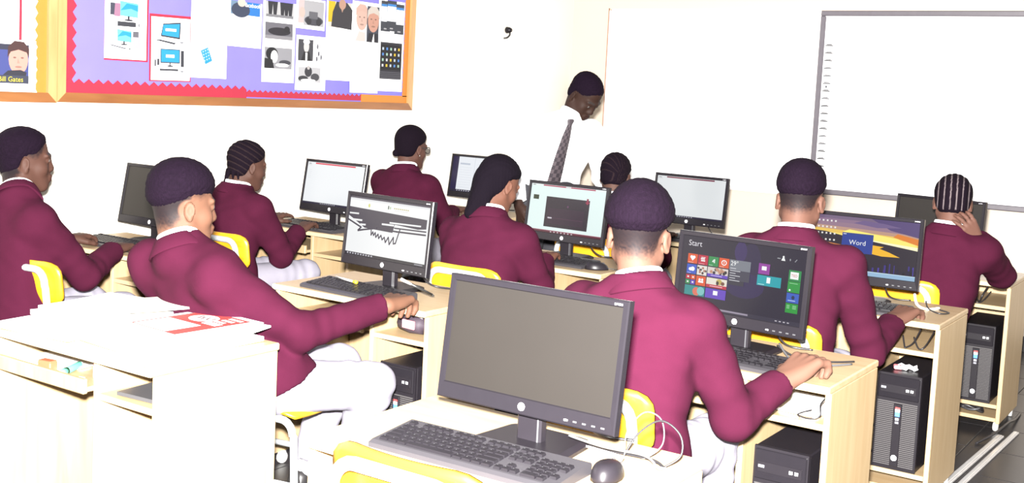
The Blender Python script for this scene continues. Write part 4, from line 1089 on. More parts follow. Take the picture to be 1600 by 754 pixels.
FADE = (.0060, .0042, .0058)
def smooth(e0, e1, x): t = np.clip((x-e0)/(e1-e0), 0, 1); return t*t*(3-2*t)
def person(name_label, base, head, hd, neck, pel, sh, el, wr, hand, legs, skin, hair, hs=0.95, vox=0.0045, cloth='blazer', curl=(.55, .55), palm=None, spread=1.0, hairfn=None, extra=None, sw=1.0, trouser='trouser_grey', legvis=False, hhs=(1.0, 1.0), drop=0.0):
    """head: centre, hd: (heading, nod, roll); sh/el/wr/hand: [left, right] points; legs: [(knee, ankle) left, right]"""
    H = np.asarray(head, float); A = rotm(*hd); neck = np.asarray(neck, float); pel = np.asarray(pel, float)
    sh = [np.asarray(p, float) for p in sh]; el = [np.asarray(p, float) for p in el]; wr = [np.asarray(p, float) for p in wr]; hand = [np.asarray(p, float) for p in hand]
    base = np.array([base[0], base[1], 0.0])
    f = Field(); T = head_ops(f, H, A, hs, neck+V(0, 0, -.03))
    f.cone(neck+V(0, 0, -.03), pel, .055, .06, .03)
    for i in (0, 1):
        f.cone(neck+V(0, 0, -.06), sh[i], .035, .036, .02); f.cone(sh[i], el[i], .038, .032, .02); f.cone(el[i], wr[i], .032, .0235, .012, squash=None)
        n = palm[i] if palm else V(0, 0, -1)
        add_hand(f, wr[i], hand[i]-wr[i], n, i == 1, curl[i], .94*hs/.95*hhs[i], spread)
    if legvis:
        for (kn, an), q in zip(legs, (-1, 1)):
            hp = pel + V(.08*q, .02, -.02); f.cone(hp, kn, .055, .045, .03); f.cone(kn, an, .042, .028, .02); f.cone(an, an+V(0, .03, -.02), .028, .026, .02)
    pos, qd = f.mesh(vox)
    L = (pos-H)@A.T/hs; x, y, z = L[:, 0], L[:, 1], L[:, 2]
    col = np.tile(np.array(skin)*.36, (len(pos), 1))
    rr = np.sqrt(x*x+y*y+z*z); hm = rr < .16
    nz = .5+.5*np.sin(pos[:, 0]*310+2*np.sin(pos[:, 2]*190))*np.sin(pos[:, 1]*270+2*np.sin(pos[:, 0]*150))*np.sin(pos[:, 2]*330)
    if 'fade' in hair:
        dz = hair['fade']
        zl = np.interp(y, [-.12, -.05, -.022, -.004, .03, .048, .058, .066], [-.112, -.092, -.050, .006, .006, .020, .045, .2])+dz
        e_ = np.minimum(np.linalg.norm(L-np.array([.079, -.012, -.012]), axis=1), np.linalg.norm(L-np.array([-.079, -.012, -.012]), axis=1))
        st = .5+.5*np.sin(z*420+x*160+2.2*np.sin(y*170+x*120))*np.sin(y*330+z*210+1.7*np.sin(x*260))
        m = smooth(-.004, .034, z-zl+.016*(nz-.5))*hm*smooth(.028, .036, e_)
        m = m*(.80+.20*st)*(1-smooth(.03, .06, z-zl))+m*(.955+.03*st)*smooth(.03, .06, z-zl)
        m = m*np.where(np.abs(x) > .082, 0, 1)
        col = col*(1-m[:, None]) + np.array(FADE)*m[:, None]
    lip = hm & (np.abs(x) < .021) & (y > .083) & (z < -.050) & (z > -.079); col[lip] *= np.array([.78, .60, .62])
    ey = hm & (np.abs(np.abs(x)-.030) < .0095) & (y > .0755) & (np.abs(z-.003) < .0048); col[ey] = np.array([.10, .09, .085])
    ir = hm & (np.abs(np.abs(x)-.030) < .0042) & (y > .0755) & (np.abs(z-.003) < .0048); col[ir] = np.array([.012, .008, .007])
    br = hm & (np.abs(np.abs(x)-.031) < .018) & (y > .070) & (np.abs(z-.0265-.1*(.03-np.abs(np.abs(x)-.03))) < .0042); col[br] = np.array([.02, .015, .014])
    body = put('person', np_mesh('person_body', pos, qd, 'skin', base, col), None, tuple(base))
    # hair
    if hairfn: hairfn(body, base, H, A, hs, T, hair)
    # upper garment
    up = nrm(neck-pel); rt = nrm(sh[1]-sh[0]); fwd = np.cross(up, rt)
    shirt = cloth != 'blazer'
    g = Field(); hl = np.linalg.norm(neck-pel); hem = pel - up*(.045 if not shirt else .0) - V(0, 0, drop)
    k_ = sw
    if not shirt:
        g.loft(hem, neck, rt, [0, .12, .35, .62, .84, .93, 1.0], [.188*k_, .192*k_, .172*k_, .182*k_, .172*k_, .125*k_, .070], [.150, .142, .122, .122, .092, .075, .062], [.03, .02, .0, .0, -.004, -.012, -.012], .04)
    else:
        g.loft(hem, neck, rt, [0, .12, .35, .62, .84, .93, 1.0], [.172*k_, .178*k_, .170*k_, .188*k_, .180*k_, .125*k_, .068], [.118, .122, .122, .124, .095, .075, .060], [.0, .01, .015, .01, .0, -.008, -.008], .04)
    lo = np.array(pos.min(0))
    for i in (0, 1):
        g.cone(neck-up*.055+(sh[i]-neck)*.30, sh[i], .056, .062, .045)
        e_dir = nrm(wr[i]-el[i]); L1 = np.linalg.norm(el[i]-sh[i])
        g.cone(sh[i], el[i], .070 if not shirt else .062, .058 if not shirt else .052, .03, fold=(.0016, .075, .85, .35, i*2.0+H[0]*7))
        cuff = wr[i]-e_dir*(.012 if not shirt else .02)
        g.cone(el[i], cuff, .057, .0455, .025, flat=True, fold=(.0020, .060, .12, .30, i+H[1]*5))
    nd = nrm(T(0, -.03, -.03)-neck)
    if not shirt:
        g.cone(neck-nd*.040-fwd*.004, neck+nd*.010-fwd*.006, .090, .0715, .02, flat=True)
    else:
        g.cone(neck-nd*.035, neck+nd*.012, .074, .064, .015, flat=True)
    g.cone(neck-nd*.020, neck+nd*.10, .0585, .0585, .004, sub=True)
    ph = H[0]*13
    def warp(X, Y, Z):
        a = np.sin(X*21+ph+1.7*np.sin(Z*17+ph)+.8*np.sin(Y*25))*np.sin(Z*24+1.3*np.sin(X*15+ph)); b = np.sin(X*55+2*np.sin(Z*33)+ph)*np.sin(Y*49+Z*43)
        return (.0042*a+.0016*b).astype(np.float32)
    gp, gq = g.mesh(.0080 if vox < .0047 else .0095, warp)
    put('blazer' if not shirt else 'shirt', np_mesh('garment', gp, gq, 'blazer' if not shirt else 'shirt_white', base), body)
    # shirt collar: a tilted band round the neck
    mb = MB(); n = 28; rc = .0605; ux = nrm(np.cross(fwd, nd)); uy = np.cross(nd, ux); prof = [(rc-.004, -.030), (rc-.003, .020), (rc, .024), (rc+.0030, .020), (rc+.0045, -.004), (rc+.002, -.030)]
    vs = []; fs = []; m_ = len(prof)
    for i in range(n):
        th = 2*math.pi*(i+.5)/n; cb = math.cos(th-math.pi/2); dip = -.012*max(0, cb)    # lower in front
        for r_, z_ in prof: vs.append(neck-base+ux*(r_*math.cos(th))+uy*(r_*math.sin(th)*1.02)+nd*(z_+(dip if z_ > 0 else 0)+.004))
    for i in range(n):
        for j in range(m_): fs.append((i*m_+j, ((i+1) % n)*m_+j, ((i+1) % n)*m_+(j+1) % m_, i*m_+(j+1) % m_))
    mb.add(vs, fs, True).build('shirt_collar', 'shirt_white', body)
    if not shirt:
        mb = MB(); prof = [(.0660, .006), (.0690, .010), (.0720, .007), (.0985, -.036), (.0965, -.042), (.0700, -.020)]; vs = []; fs = []; m_ = len(prof); n = 26
        for i in range(n+1):
            th = math.pi/2+R(48)+(2*math.pi-2*R(48))*i/n; cb = max(0.0, math.cos(th-math.pi/2))
            for r_, z_ in prof: vs.append(neck-base+ux*(r_*math.cos(th))+uy*(r_*math.sin(th)*1.0)-fwd*.005+nd*(z_+.003-.05*cb))
        for i in range(n):
            for j in range(m_): fs.append((i*m_+j, (i+1)*m_+j, (i+1)*m_+(j+1) % m_, i*m_+(j+1) % m_))
        fs += [list(range(m_))[::-1], [n*m_+j for j in range(m_)]]
        mb.add(vs, fs, True).build('blazer_collar', 'blazer', body)
    # trousers, socks, shoes
    g = Field()
    g.ell(pel+V(0, .01, -.015), (.172*sw, .135, .10), None, .03)
    for (kn, an), q in zip(legs, (-1, 1)):
        kn, an = np.asarray(kn, float), np.asarray(an, float); hp = pel + rt*(.085*q) + (V(0, .02, -.015) if not shirt else V(0, 0, -.03))
        kk = nrm(an-kn)
        g.cone(hp, kn, .088, .070, .04, fold=(.0035, .06, .9, .25, q)); g.cone(kn, an-kk*.03, .070, .056, .03, flat=True, fold=(.004, .06, .1, .25, q*2))
        g.cone(an-kk*.07, an+kk*.03, .044, .044, .004, sub=True)
    gp, gq = g.mesh(.011, warp); put('trousers', np_mesh('trousers', gp, gq, trouser, base), body)
    for (kn, an), q in zip(legs, (-1, 1)):
        an = np.asarray(an, float); fd = hd[0]*.0+legdir(legs, q)
        mb = MB(); vs = []; fs = []; n = 12
        secs = [(-.055, .030, .0, .055), (-.05, .034, .0, .085), (-.01, .036, .0, .085), (.03, .038, .0, .062), (.09, .043, .0, .046), (.13, .040, .0, .038), (.16, .026, .002, .028)]
        ca, sa = math.cos(fd), math.sin(fd); fl_ = an[2]-.085
        for (yy, hw_, z0_, z1_) in secs:
            for i in range(n):
                th = 2*math.pi*i/n; cx = hw_*math.cos(th); zz = (z0_+z1_)/2+(z1_-z0_)/2*max(-1, min(1, 1.25*math.sin(th)))
                vs.append((an[0]-base[0]+cx*ca+yy*sa, an[1]-base[1]-cx*sa+yy*ca, max(0.001, fl_)+zz))
        for j in range(len(secs)-1):
            for i in range(n): fs.append((j*n+i, j*n+(i+1) % n, (j+1)*n+(i+1) % n, (j+1)*n+i))
        fs.append(list(range(n))[::-1]); fs.append([(len(secs)-1)*n+i for i in range(n)])
        mb.add(vs, fs, True).build('shoe', 'leather_black', body)
        kk = nrm(np.asarray(kn, float)-an)
        MB().tube([an-base+V(0, 0, -.03), an-base+V(0, 0, .0), an-base+kk*.05, an-base+kk*(.105)], .037, 14, rend=.041).build('sock', 'sock_white', body)
    if extra: extra(body, base, H, A, hs, T)
    tag(body, name_label, 'person', 'people in the classroom')
    return body
def legdir(legs, q):
    kn, an = legs[0 if q < 0 else 1]; return LEGDIR[0]
LEGDIR = [0.0]

# ---- hair styles
def hair_mesh(body, base, f, h, colf, name='hair', warp=None, mtl='hair'):
    pos, qd = f.mesh(h, warp)
    return put(name, np_mesh(name, pos, qd, mtl, base, colf(pos)), body)
def clip_below(f, H, A, hs, pts, soft=.004):
    """remove everything under / before the surface z = interp(y) in head space (front hairline included)"""
    ys = [p[0] for p in pts]; zs = [p[1] for p in pts]
    R3 = A
    def fn(X, Y, Z):
        dx, dy, dz = X-H[0], Y-H[1], Z-H[2]
        y = (dx*R3[1, 0]+dy*R3[1, 1]+dz*R3[1, 2])/hs; z = (dx*R3[2, 0]+dy*R3[2, 1]+dz*R3[2, 2])/hs
        return (z-np.interp(y, ys, zs))*hs*.8
    f._add(H-.2, H+.2, fn, soft, True)
def shell(f, H, A, hs, line, side, top, ridge=None, nape=True, jag=.004):
    """hair as a layer over the skull that thins out to nothing at the hairline"""
    ys = [p[0] for p in line]; zs = [p[1] for p in line]; ph = H[0]*9
    def ell(u, v, w, c, r):
        u, v, w = (u-c[0])/r[0], (v-c[1])/r[1], (w-c[2])/r[2]
        k0 = np.sqrt(u*u+v*v+w*w); k1 = np.sqrt((u/r[0])**2+(v/r[1])**2+(w/r[2])**2)+1e-9
        return k0*(k0-1)/k1
    def fn(X, Y, Z):
        dx, dy, dz = (X-H[0])/hs, (Y-H[1])/hs, (Z-H[2])/hs
        x = dx*A[0, 0]+dy*A[0, 1]+dz*A[0, 2]; y = dx*A[1, 0]+dy*A[1, 1]+dz*A[1, 2]; z = dx*A[2, 0]+dy*A[2, 1]+dz*A[2, 2]
        d = ell(x, y, z, (0, -.014, .036), (.0735, .093, .080))
        if nape:
            d2 = ell(x, y, z, (0, -.034, -.020), (.0625, .0555, .060)); hh = np.maximum(.02-np.abs(d-d2), 0)/.02; d = np.minimum(d, d2)-hh*hh*.005
        zr = z-np.interp(y, ys, zs)+jag*(np.sin(x*390+2*np.sin(y*310)+ph)*.5+.5*np.sin(y*470+x*420))
        t = smooth(.0, .030, zr); th = side+(top-side)*smooth(.03, .10, z)
        off = th*(.25+.75*t)*smooth(-.002, .004, zr)-.004*(1-smooth(-.002, .004, zr))
        if ridge is not None: off = off-ridge(x, y, z)*t
        return (d-off)*hs
    f._add(H-.17*hs, H+.17*hs, fn, .004)
def hair_short(body, base, H, A, hs, T, o):
    th, top = o.get('side', .008), o.get('top', .014)
    f = Field(); shell(f, H, A, hs, o['line'], th, top, nape=o.get('nape', False))
    if o.get('flat'): f.ell(T(0, -.012, .036+.050), [(.062)*hs, (.078)*hs, (.034+top)*hs], A, .03)
    c0 = np.array(o.get('col', (.0050, .0022, .0060))); ph = H[0]*9
    def warp(X, Y, Z): return (.0007*np.sin(X*310+Y*190+ph+3*np.sin(Z*170+X*140))+.0007*np.sin(Y*290-Z*320+3*np.sin(X*180+ph))).astype(np.float32)
    def colf(p):
        q = .5+.5*np.sin(p[:, 0]*900+3*np.sin(p[:, 2]*400))*np.sin(p[:, 1]*850+p[:, 2]*700)
        return c0*(.75+.5*q)[:, None]
    hair_mesh(body, base, f, .0042, colf, warp=warp)
def hair_rows(body, base, H, A, hs, T, o):
    """cornrows: ridges running over the head in direction o['dir'], ends hanging at the nape"""
    N = o.get('n', 11); amp = .0042; tw = R(o.get('twist', 0)); cst = o.get('lift', 0.0)
    def phase(L):
        x, y, z = L
        x2 = x*math.cos(tw)-(z-.03)*math.sin(tw) if not o.get('sweep') else x
        if o.get('planes'): return x/.0128
        if o.get('sweep'):                                # rows sweep round the side of the head
            return (z-.35*y*o.get('slope', -1.0))/.0135
        return np.arctan2(x2+cst*y, np.maximum(np.abs(z+.03), .02))*N*.5
    f = Field()
    def ridge(x, y, z): return amp*(1-np.abs(np.cos(phase((x, y, z))*math.pi/2))**.6)+.0007*np.sin(y*700+x*260+z*300)
    shell(f, H, A, hs, o['line'], o.get('side', .010), o.get('top', .010), ridge if o.get('part', 1) > 0 else None, True, .002)
    if o.get('bun'): f.ell(T(*o['bun']), [.02*hs]*3, A, .008)
    for (a, b, r0) in o.get('ends', []): f.cone(T(*a), T(*b), r0*hs, r0*.55*hs, .004)
    c0 = np.array((.0045, .0024, .0050)); c1 = np.array(o.get('scalp', srgb(120, 100, 105)))
    def colf(p):
        L = (p-H)@A.T/hs; q = np.abs(np.cos(phase((L[:, 0], L[:, 1], L[:, 2]))*math.pi/2)); m = smooth(.34, .12, q)*(L[:, 2] > -.055)*o.get('part', 1.0)
        return c0*(1-m[:, None])+c1*m[:, None]
    hair_mesh(body, base, f, .0032 if o.get('fine') else .004, colf)
def hair_long(body, base, H, A, hs, T, o):
    f = Field(); shell(f, H, A, hs, o['line'], .011, .011)
    for a, b, r0, r1 in o['locks']: f.cone(np.asarray(T(*a)), np.asarray(b if len(b) == 4 else T(*b))[:3], r0*hs, r1*hs, .03)
    c0 = np.array((.0036, .0022, .0045))
    def warp(X, Y, Z): return (.0012*np.sin(X*330+1.5*np.sin(Z*30))*np.sin(Y*310)).astype(np.float32)
    hair_mesh(body, base, f, .0045, lambda p: np.tile(c0, (len(p), 1)), warp=warp)

# ------------------------------------------------------------ the people
def sit_legs(pel, out=.10, fwd=.40, turn=0.0):
    c, s = math.cos(R(turn)), math.sin(R(turn)); r = []
    for q in (-1, 1):
        kx, ky = q*out, fwd
        kn = V(pel[0]+kx*c+ky*s, pel[1]-kx*s+ky*c, .50); an = V(pel[0]+kx*c+(ky-.02)*s, pel[1]-kx*s+(ky-.02)*c, .09); r.append((kn, an))
    return r
BOYLINE = [(-.14, .000), (-.08, .006), (-.03, .018), (0, .028), (.04, .038), (.075, .048), (.10, .048)]
def seat(px, py, rz, label): chair(px, py, rz, label)

p = (-1.36, 2.575, .52)
person('boy with tall black hair in bright maroon blazer at coloured-tile monitor', p, (-1.408, 2.735, 1.093), (-16, 10, 0), (-1.372, 2.685, .980), p,
       [(-1.535, 2.69, .885), (-1.205, 2.69, .885)], [(-1.60, 2.82, .64), (-1.128, 2.80, .625)], [(-1.45, 3.00, .735), (-1.066, 2.985, .705)], [(-1.42, 3.07, .735), (-1.030, 3.065, .752)],
       sit_legs(p), (.27, .135, .095), dict(fade=.026, line=BOYLINE, side=.019, top=.024, flat=True), hs=1.03, vox=.0045, curl=(.5, 1.10), hairfn=hair_short, sw=1.04, hhs=(1, 1.28))
seat(-1.375, 2.61, 0, 'yellow school chair under the boy in bright maroon blazer')

p = (-1.365, 3.72, .52)
person('boy with faded haircut in maroon blazer at the sunset monitor', p, (-1.371, 3.88, 1.136), (-6, 10, 0), (-1.362, 3.83, 1.025), p,
       [(-1.530, 3.83, .93), (-1.185, 3.83, .925)], [(-1.59, 3.98, .66), (-1.115, 3.965, .62)], [(-1.47, 4.18, .735), (-1.098, 4.185, .700)], [(-1.45, 4.26, .735), (-1.068, 4.27, .732)],
       sit_legs(p), (.22, .105, .075), dict(fade=.036, line=BOYLINE, side=.010, top=.016, flat=True), hs=1.02, curl=(.5, .95), hairfn=hair_short, sw=1.04, hhs=(1, 1.15))
seat(-1.35, 3.76, 0, 'yellow school chair under the boy at the sunset monitor')

p = (-1.225, 5.05, .50)
person('girl with striped cornrows resting her hand on her head', p, (-1.158, 5.22, 1.078), (-13, 16, 0), (-1.155, 5.17, .965), p,
       [(-1.315, 5.17, .865), (-1.000, 5.18, .875)], [(-1.40, 5.32, .66), (-.965, 5.40, .76)], [(-1.38, 5.52, .735), (-1.040, 5.185, .932)], [(-1.36, 5.60, .735), (-1.075, 5.140, 1.00)],
       sit_legs(p, .075, .40, -8), (.24, .115, .085), dict(line=[(-.14, -.078), (-.06, -.078), (-.032, -.062), (-.018, -.012), (.0, .012), (.03, .028), (.07, .06), (.1, .075)], planes=True, scalp=(.13,.105,.11)), hs=.97, vox=.0045, curl=(.5, .50), hairfn=hair_rows, sw=.98,
       palm=[V(0, 0, -1), V(-.70, .70, -.1)], spread=1.6, drop=.12)
seat(-1.30, 5.10, 0, 'yellow school chair under the girl with striped cornrows')

p = (-2.72, 3.80, .51)
person('girl with long black hair in maroon blazer looking down', p, (-2.732, 3.985, 1.068), (14, 26, 0), (-2.725, 3.915, .950), p,
       [(-2.895, 3.91, .845), (-2.560, 3.91, .850)], [(-2.97, 4.03, .62), (-2.525, 4.02, .645)], [(-2.85, 4.22, .735), (-2.620, 4.205, .735)], [(-2.83, 4.30, .735), (-2.645, 4.29, .750)],
       sit_legs(p), (.24, .105, .07), dict(line=[(-.14, -.12), (-.05, -.10), (-.028, -.055), (-.020, .005), (.0, .028), (.05, .05), (.08, .075), (.1, .09)],
       locks=[((0, -.080, -.01), (-2.765, 3.838, .950, 0), .046, .030), ((-.035, -.065, -.01), (-2.805, 3.842, .895, 0), .036, .010), ((.020, -.075, -.03), (-2.715, 3.840, .890, 0), .028, .010)]), hs=.99, hairfn=hair_long, curl=(.5, .5), sw=1.0)
seat(-2.69, 3.865, 0, 'yellow school chair under the girl with long hair')

p = (-2.80, 5.08, .50)
person('girl with braided hair in front of the teacher, mostly hidden', p, (-2.861, 5.25, 1.052), (-12, 18, 0), (-2.835, 5.20, .940), p,
       [(-2.99, 5.20, .845), (-2.67, 5.20, .845)], [(-3.03, 5.34, .64), (-2.62, 5.34, .64)], [(-2.90, 5.52, .735), (-2.70, 5.52, .735)], [(-2.88, 5.60, .735), (-2.70, 5.60, .735)],
       sit_legs(p), (.16, .08, .06), dict(line=[(-.14, -.078), (-.06, -.078), (-.032, -.062), (-.018, -.012), (.0, .012), (.03, .028), (.07, .06), (.1, .075)], n=17, lift=.9, part=.35, scalp=(.03,.018,.018)), hs=.97, vox=.005, hairfn=hair_rows, sw=.98)
seat(-2.86, 5.14, 0, 'yellow school chair under the mostly hidden braided girl')

p = (-2.645, 2.50, .52)
legs = [(V(-2.62, 2.90, .49), V(-2.69, 2.82, .13)), (V(-2.385, 2.80, .485), V(-2.50, 2.80, .09))]
person('boy leaning back with arm stretched to his desk, pen in hand', p, (-2.806, 2.36, 1.058), (19, 6, -3), (-2.778, 2.325, .955), p,
       [(-2.915, 2.33, .868), (-2.598, 2.31, .862)], [(-2.955, 2.50, .64), (-2.450, 2.53, .690)], [(-2.85, 2.72, .66), (-2.372, 2.835, .745)], [(-2.82, 2.80, .66), (-2.392, 2.945, .750)],
       legs, (.27, .130, .082), dict(fade=.012, line=[(-.14, -.022), (-.08, -.008), (-.03, .018), (0, .034), (.05, .042), (.08, .042), (.11, .036)], side=.009, top=.020, flat=True), hs=1.04, curl=(.5, 1.0), hairfn=hair_short, sw=1.13, legvis=True, hhs=(1, 1.25))
seat(-2.655, 2.655, R(-80), 'yellow school chair under the leaning boy')

p = (-3.93, 2.52, .52)
person('boy in profile at far left, hand on his keyboard', p, (-4.045, 2.62, 1.105), (24, 3, 0), (-3.985, 2.555, .985), p,
       [(-4.15, 2.57, .885), (-3.815, 2.53, .880)], [(-4.24, 2.78, .70), (-3.815, 2.735, .665)], [(-4.275, 2.985, .738), (-3.93, 2.955, .738)], [(-4.285, 3.07, .742), (-3.96, 3.03, .74)],
       sit_legs(p), (.135, .062, .045), dict(fade=-.004, line=[(-.14, -.075), (-.06, -.060), (-.032, -.035), (-.020, .004), (.0, .022), (.032, .028), (.050, .055), (.070, .072), (.1, .085)], side=.006, top=.012, nape=True), hs=1.02, hairfn=hair_short, sw=1.03, vox=.0045, curl=(.7, .5))
seat(-3.855, 2.67, R(4), 'yellow school chair under the boy at far left')

p = (-4.13, 3.70, .51)
person('girl with braids typing at the white-page monitor', p, (-4.142, 3.87, 1.045), (16, 12, 0), (-4.155, 3.825, .942), p,
       [(-4.325, 3.83, .845), (-3.985, 3.80, .845)], [(-4.37, 3.97, .66), (-3.965, 3.94, .615)], [(-4.245, 4.12, .748), (-4.035, 4.125, .715)], [(-4.238, 4.20, .77), (-4.045, 4.21, .748)],
       sit_legs(p, .10, .45, 4), (.14, .066, .048), dict(line=[(-.14, -.078), (-.06, -.078), (-.032, -.062), (-.018, -.012), (.0, .012), (.03, .028), (.06, .055), (.075, .072), (.1, .09)], sweep=True, slope=-1.1, part=.45, scalp=(.035,.022,.02),
       ends=[((-.03, -.085, -.045), (-.035, -.085, -.095), .010), ((.0, -.09, -.045), (0, -.092, -.085), .010), ((.03, -.085, -.045), (.034, -.08, -.08), .010), ((.05, -.07, -.04), (.055, -.062, -.078), .009), ((-.05, -.07, -.04), (-.06, -.075, -.11), .009)]), hs=.97, hairfn=hair_rows, sw=1.0, curl=(.35, .6), spread=1.3)
seat(-4.02, 3.765, 0, 'yellow school chair under the typing girl with braids')

def specs(body, base, H, A, hs, T):
    o = MB(); b = base
    for q in (-1, 1):
        pts = [T(q*.033+.021*math.cos(t), .097+.004*abs(math.sin(t)), .001+.018*math.sin(t))-b for t in [2*math.pi*i/18 for i in range(19)]]
        o.tube(pts, .0030, 6)
        o.tube([T(q*.054, .096, .006)-b, T(q*.070, .075, .006)-b, T(q*.078, .03, .004)-b, T(q*.080, -.012, .004)-b], .0022, 6)
    o.tube([T(-.012, .100, .005)-b, T(.012, .100, .005)-b], .0022, 6)
    g = o.build('eyeglasses', 'glasses_frame', body)
    for q in (-1, 1):
        mb = MB(); n = 16; c = [T(q*.033+.020*math.cos(t), .097, .001+.017*math.sin(t))-b for t in [2*math.pi*i/n for i in range(n)]]
        c2 = [v-A[1]*.0012 for v in c]
        mb.add(c+c2, [list(range(n)), [n+i for i in reversed(range(n))]]+[(i, (i+1) % n, n+(i+1) % n, n+i) for i in range(n)]); mb.build('lens', 'lens_glass', g)
    for q in (-1, 1):
        MB().lathe([(.0005, -.003), (.003, -.001), (.003, .001), (.0005, .003)], tuple(T(q*.083, -.004, -.044)-b), 10).build('earring', 'earring', body)
p = (-4.18, 5.03, .53)
person('girl wearing glasses and small earrings by the left wall', p, (-4.2, 5.2, 1.112), (8, 10, 0), (-4.192, 5.15, .995), p,
       [(-4.365, 5.15, .90), (-4.015, 5.13, .895)], [(-4.42, 5.28, .66), (-3.96, 5.27, .66)], [(-4.28, 5.50, .735), (-4.10, 5.50, .735)], [(-4.27, 5.58, .735), (-4.11, 5.58, .735)],
       sit_legs(p), (.17, .08, .06), dict(line=[(-.14, -.078), (-.06, -.078), (-.032, -.062), (-.018, -.012), (.0, .012), (.015, .024), (.05, .045), (.075, .070), (.1, .09)], side=.010, top=.012, n=9, part=.0, bun=(-.028, -.086, -.050)), hs=1.02, vox=.005, hairfn=hair_rows, extra=specs, sw=1.05)

def tie(body, base, H, A, hs, T):
    n0 = V(-3.232, 5.382, 1.318); n1 = V(-3.232, 5.300, 1.14); n2 = V(-3.262, 5.268, .945)
    mb = MB(); vs = []; fs = []; cols = []
    path = [(n0+V(.0, .0, .012), .022), (n0, .026), (n0+(n1-n0)*.10, .018), (n0+(n1-n0)*.5, .031), (n1, .039), (n1+(n2-n1)*.5, .046), (n2, .050), (n2+V(-.004, -.004, -.045), .003)]
    rt = nrm(V(-.30, -.95, 0)); fw = nrm(V(.88, -.42, .1)); NS = 64
    P_ = [p_ for p_, _ in path]; W2 = [w_ for _, w_ in path]; tt = np.linspace(0, len(path)-1, NS)
    rings = []
    for t_ in tt:
        i = min(int(t_), len(path)-2); q = t_-i; c = P_[i]*(1-q)+P_[i+1]*q; w_ = W2[i]*(1-q)+W2[i+1]*q
        rings.append([c-rt*w_, c-rt*w_*.5+fw*.006, c+fw*.008, c+rt*w_*.5+fw*.006, c+rt*w_, c-fw*.004])
    m = 6
    for r_ in rings: vs += [v-base for v in r_]
    for j in range(NS-1):
        for i in range(m):
            c = (.050, .038, .045) if (i+j//2) % 2 else (.018, .013, .018)
            mb_f = (j*m+i, (j+1)*m+i, (j+1)*m+(i+1) % m, j*m+(i+1) % m); fs.append((mb_f, c))
    b0 = len(mb.v); mb.v += [tuple(v) for v in vs]
    for f_, c in fs: mb.f.append(list(f_)); mb.sm.append(False); mb.c.append(c)
    mb.build('tie', 'tie_cloth', body)
LEGDIR[0] = R(105)
p = (-3.42, 5.43, .94)
legs = [(V(-3.40, 5.53, .50), V(-3.43, 5.54, .09)), (V(-3.42, 5.33, .50), V(-3.46, 5.31, .09))]
person('teacher standing in white shirt and patterned grey tie, looking down', (-3.44, 5.43, 0), (-3.225, 5.505, 1.462), (100, 46, 0), (-3.285, 5.462, 1.352), p,
       [(-3.225, 5.60, 1.265), (-3.385, 5.262, 1.268)], [(-3.21, 5.73, 1.00), (-3.425, 5.125, 1.03)], [(-3.13, 5.77, .80), (-3.345, 5.075, .862)], [(-3.10, 5.78, .73), (-3.315, 5.07, .80)],
       legs, (.060, .028, .020), dict(fade=.01, line=[(-.14, -.065), (-.05, -.055), (-.03, -.03), (-.018, .008), (.0, .022), (.030, .026), (.050, .050), (.066, .072), (.1, .10)], nape=True, side=.0035, top=.005), hs=1.08, vox=.005, cloth='shirt', trouser='trouser_dark', hairfn=hair_short, extra=tie, sw=1.12, curl=(.5, .6), palm=[V(-.3, .3, -.9), V(.5, .8, -.2)])
LEGDIR[0] = 0.0
seat(-4.18, 5.07, 0, 'yellow school chair under the girl in glasses')
chair(-1.27, 1.765, 0, 'empty yellow school chair pushed up to the foreground desk').scale = (1.0, 1.0, 1.045)

# ------------------------------------------------------------ papers on the lower-left desk
TX, TY, TZ = -2.713, 1.88, DH
def paper(name, x, y, z, w, d, rz, th, label, m='paper', curl=.004, seed=1, pr=None, group='papers piled on the desk'):
    t = empty(name, (x, y, z), R(rz)) if pr else None
    rr = random.Random(seed); nx, ny = 10, 8; a, b, c = rr.random()*6, rr.random()*6, rr.random()*6
    def hz(u, v): return curl*(.5+.5*math.sin(2.2*u+a)*math.sin(1.8*v+b))*(abs(u)**2+abs(v)**2)*.5
    top = [((i/nx*2-1)*w/2, (j/ny*2-1)*d/2, th+hz(i/nx*2-1, j/ny*2-1)) for j in range(ny+1) for i in range(nx+1)]
    n = len(top); bot = [(q[0]*(1-.004*rr.random()), q[1], max(0.0002, q[2]-th)) for q in top]
    fs = [(j*(nx+1)+i, j*(nx+1)+i+1, (j+1)*(nx+1)+i+1, (j+1)*(nx+1)+i) for j in range(ny) for i in range(nx)]
    rim = [i for i in range(nx+1)] + [j*(nx+1)+nx for j in range(1, ny+1)] + [ny*(nx+1)+i for i in range(nx-1, -1, -1)] + [j*(nx+1) for j in range(ny-1, 0, -1)]
    f3 = [(rim[k], rim[k]+n, rim[(k+1) % len(rim)]+n, rim[(k+1) % len(rim)]) for k in range(len(rim))]
    mb = MB().add(top+bot, fs+[tuple(k+n for k in reversed(f)) for f in fs]+f3)
    if pr:
        mb.build('pages', m, t); p_ = Print(1, 1); pr(p_); mb2 = MB(); p_.into(mb2, (0, 0, th+curl+.0004), (1, 0, 0), (0, 1, 0), (0, 0, 1)); mb2.build('cover_print', 'print_paper', t); o = t
    else: o = mb.build(name, m, None, (x, y, z), (0, 0, R(rz)))
    tag(o, label, 'paper', group); return o
Z0 = TZ+.0004
paper('newspaper', -2.92, 2.10, Z0, .30, .40, 6, .016, 'thick folded newspaper at the left bottom of the pile', seed=1)
paper('newspaper', -2.58, 2.135, Z0, .36, .38, -4, .012, 'folded newspaper at the right bottom of the pile', seed=2)
paper('paper_bundle', -2.905, 2.15, Z0+.0215, .27, .33, -8, .014, 'bundle of loose white sheets on the left of the pile', seed=3)
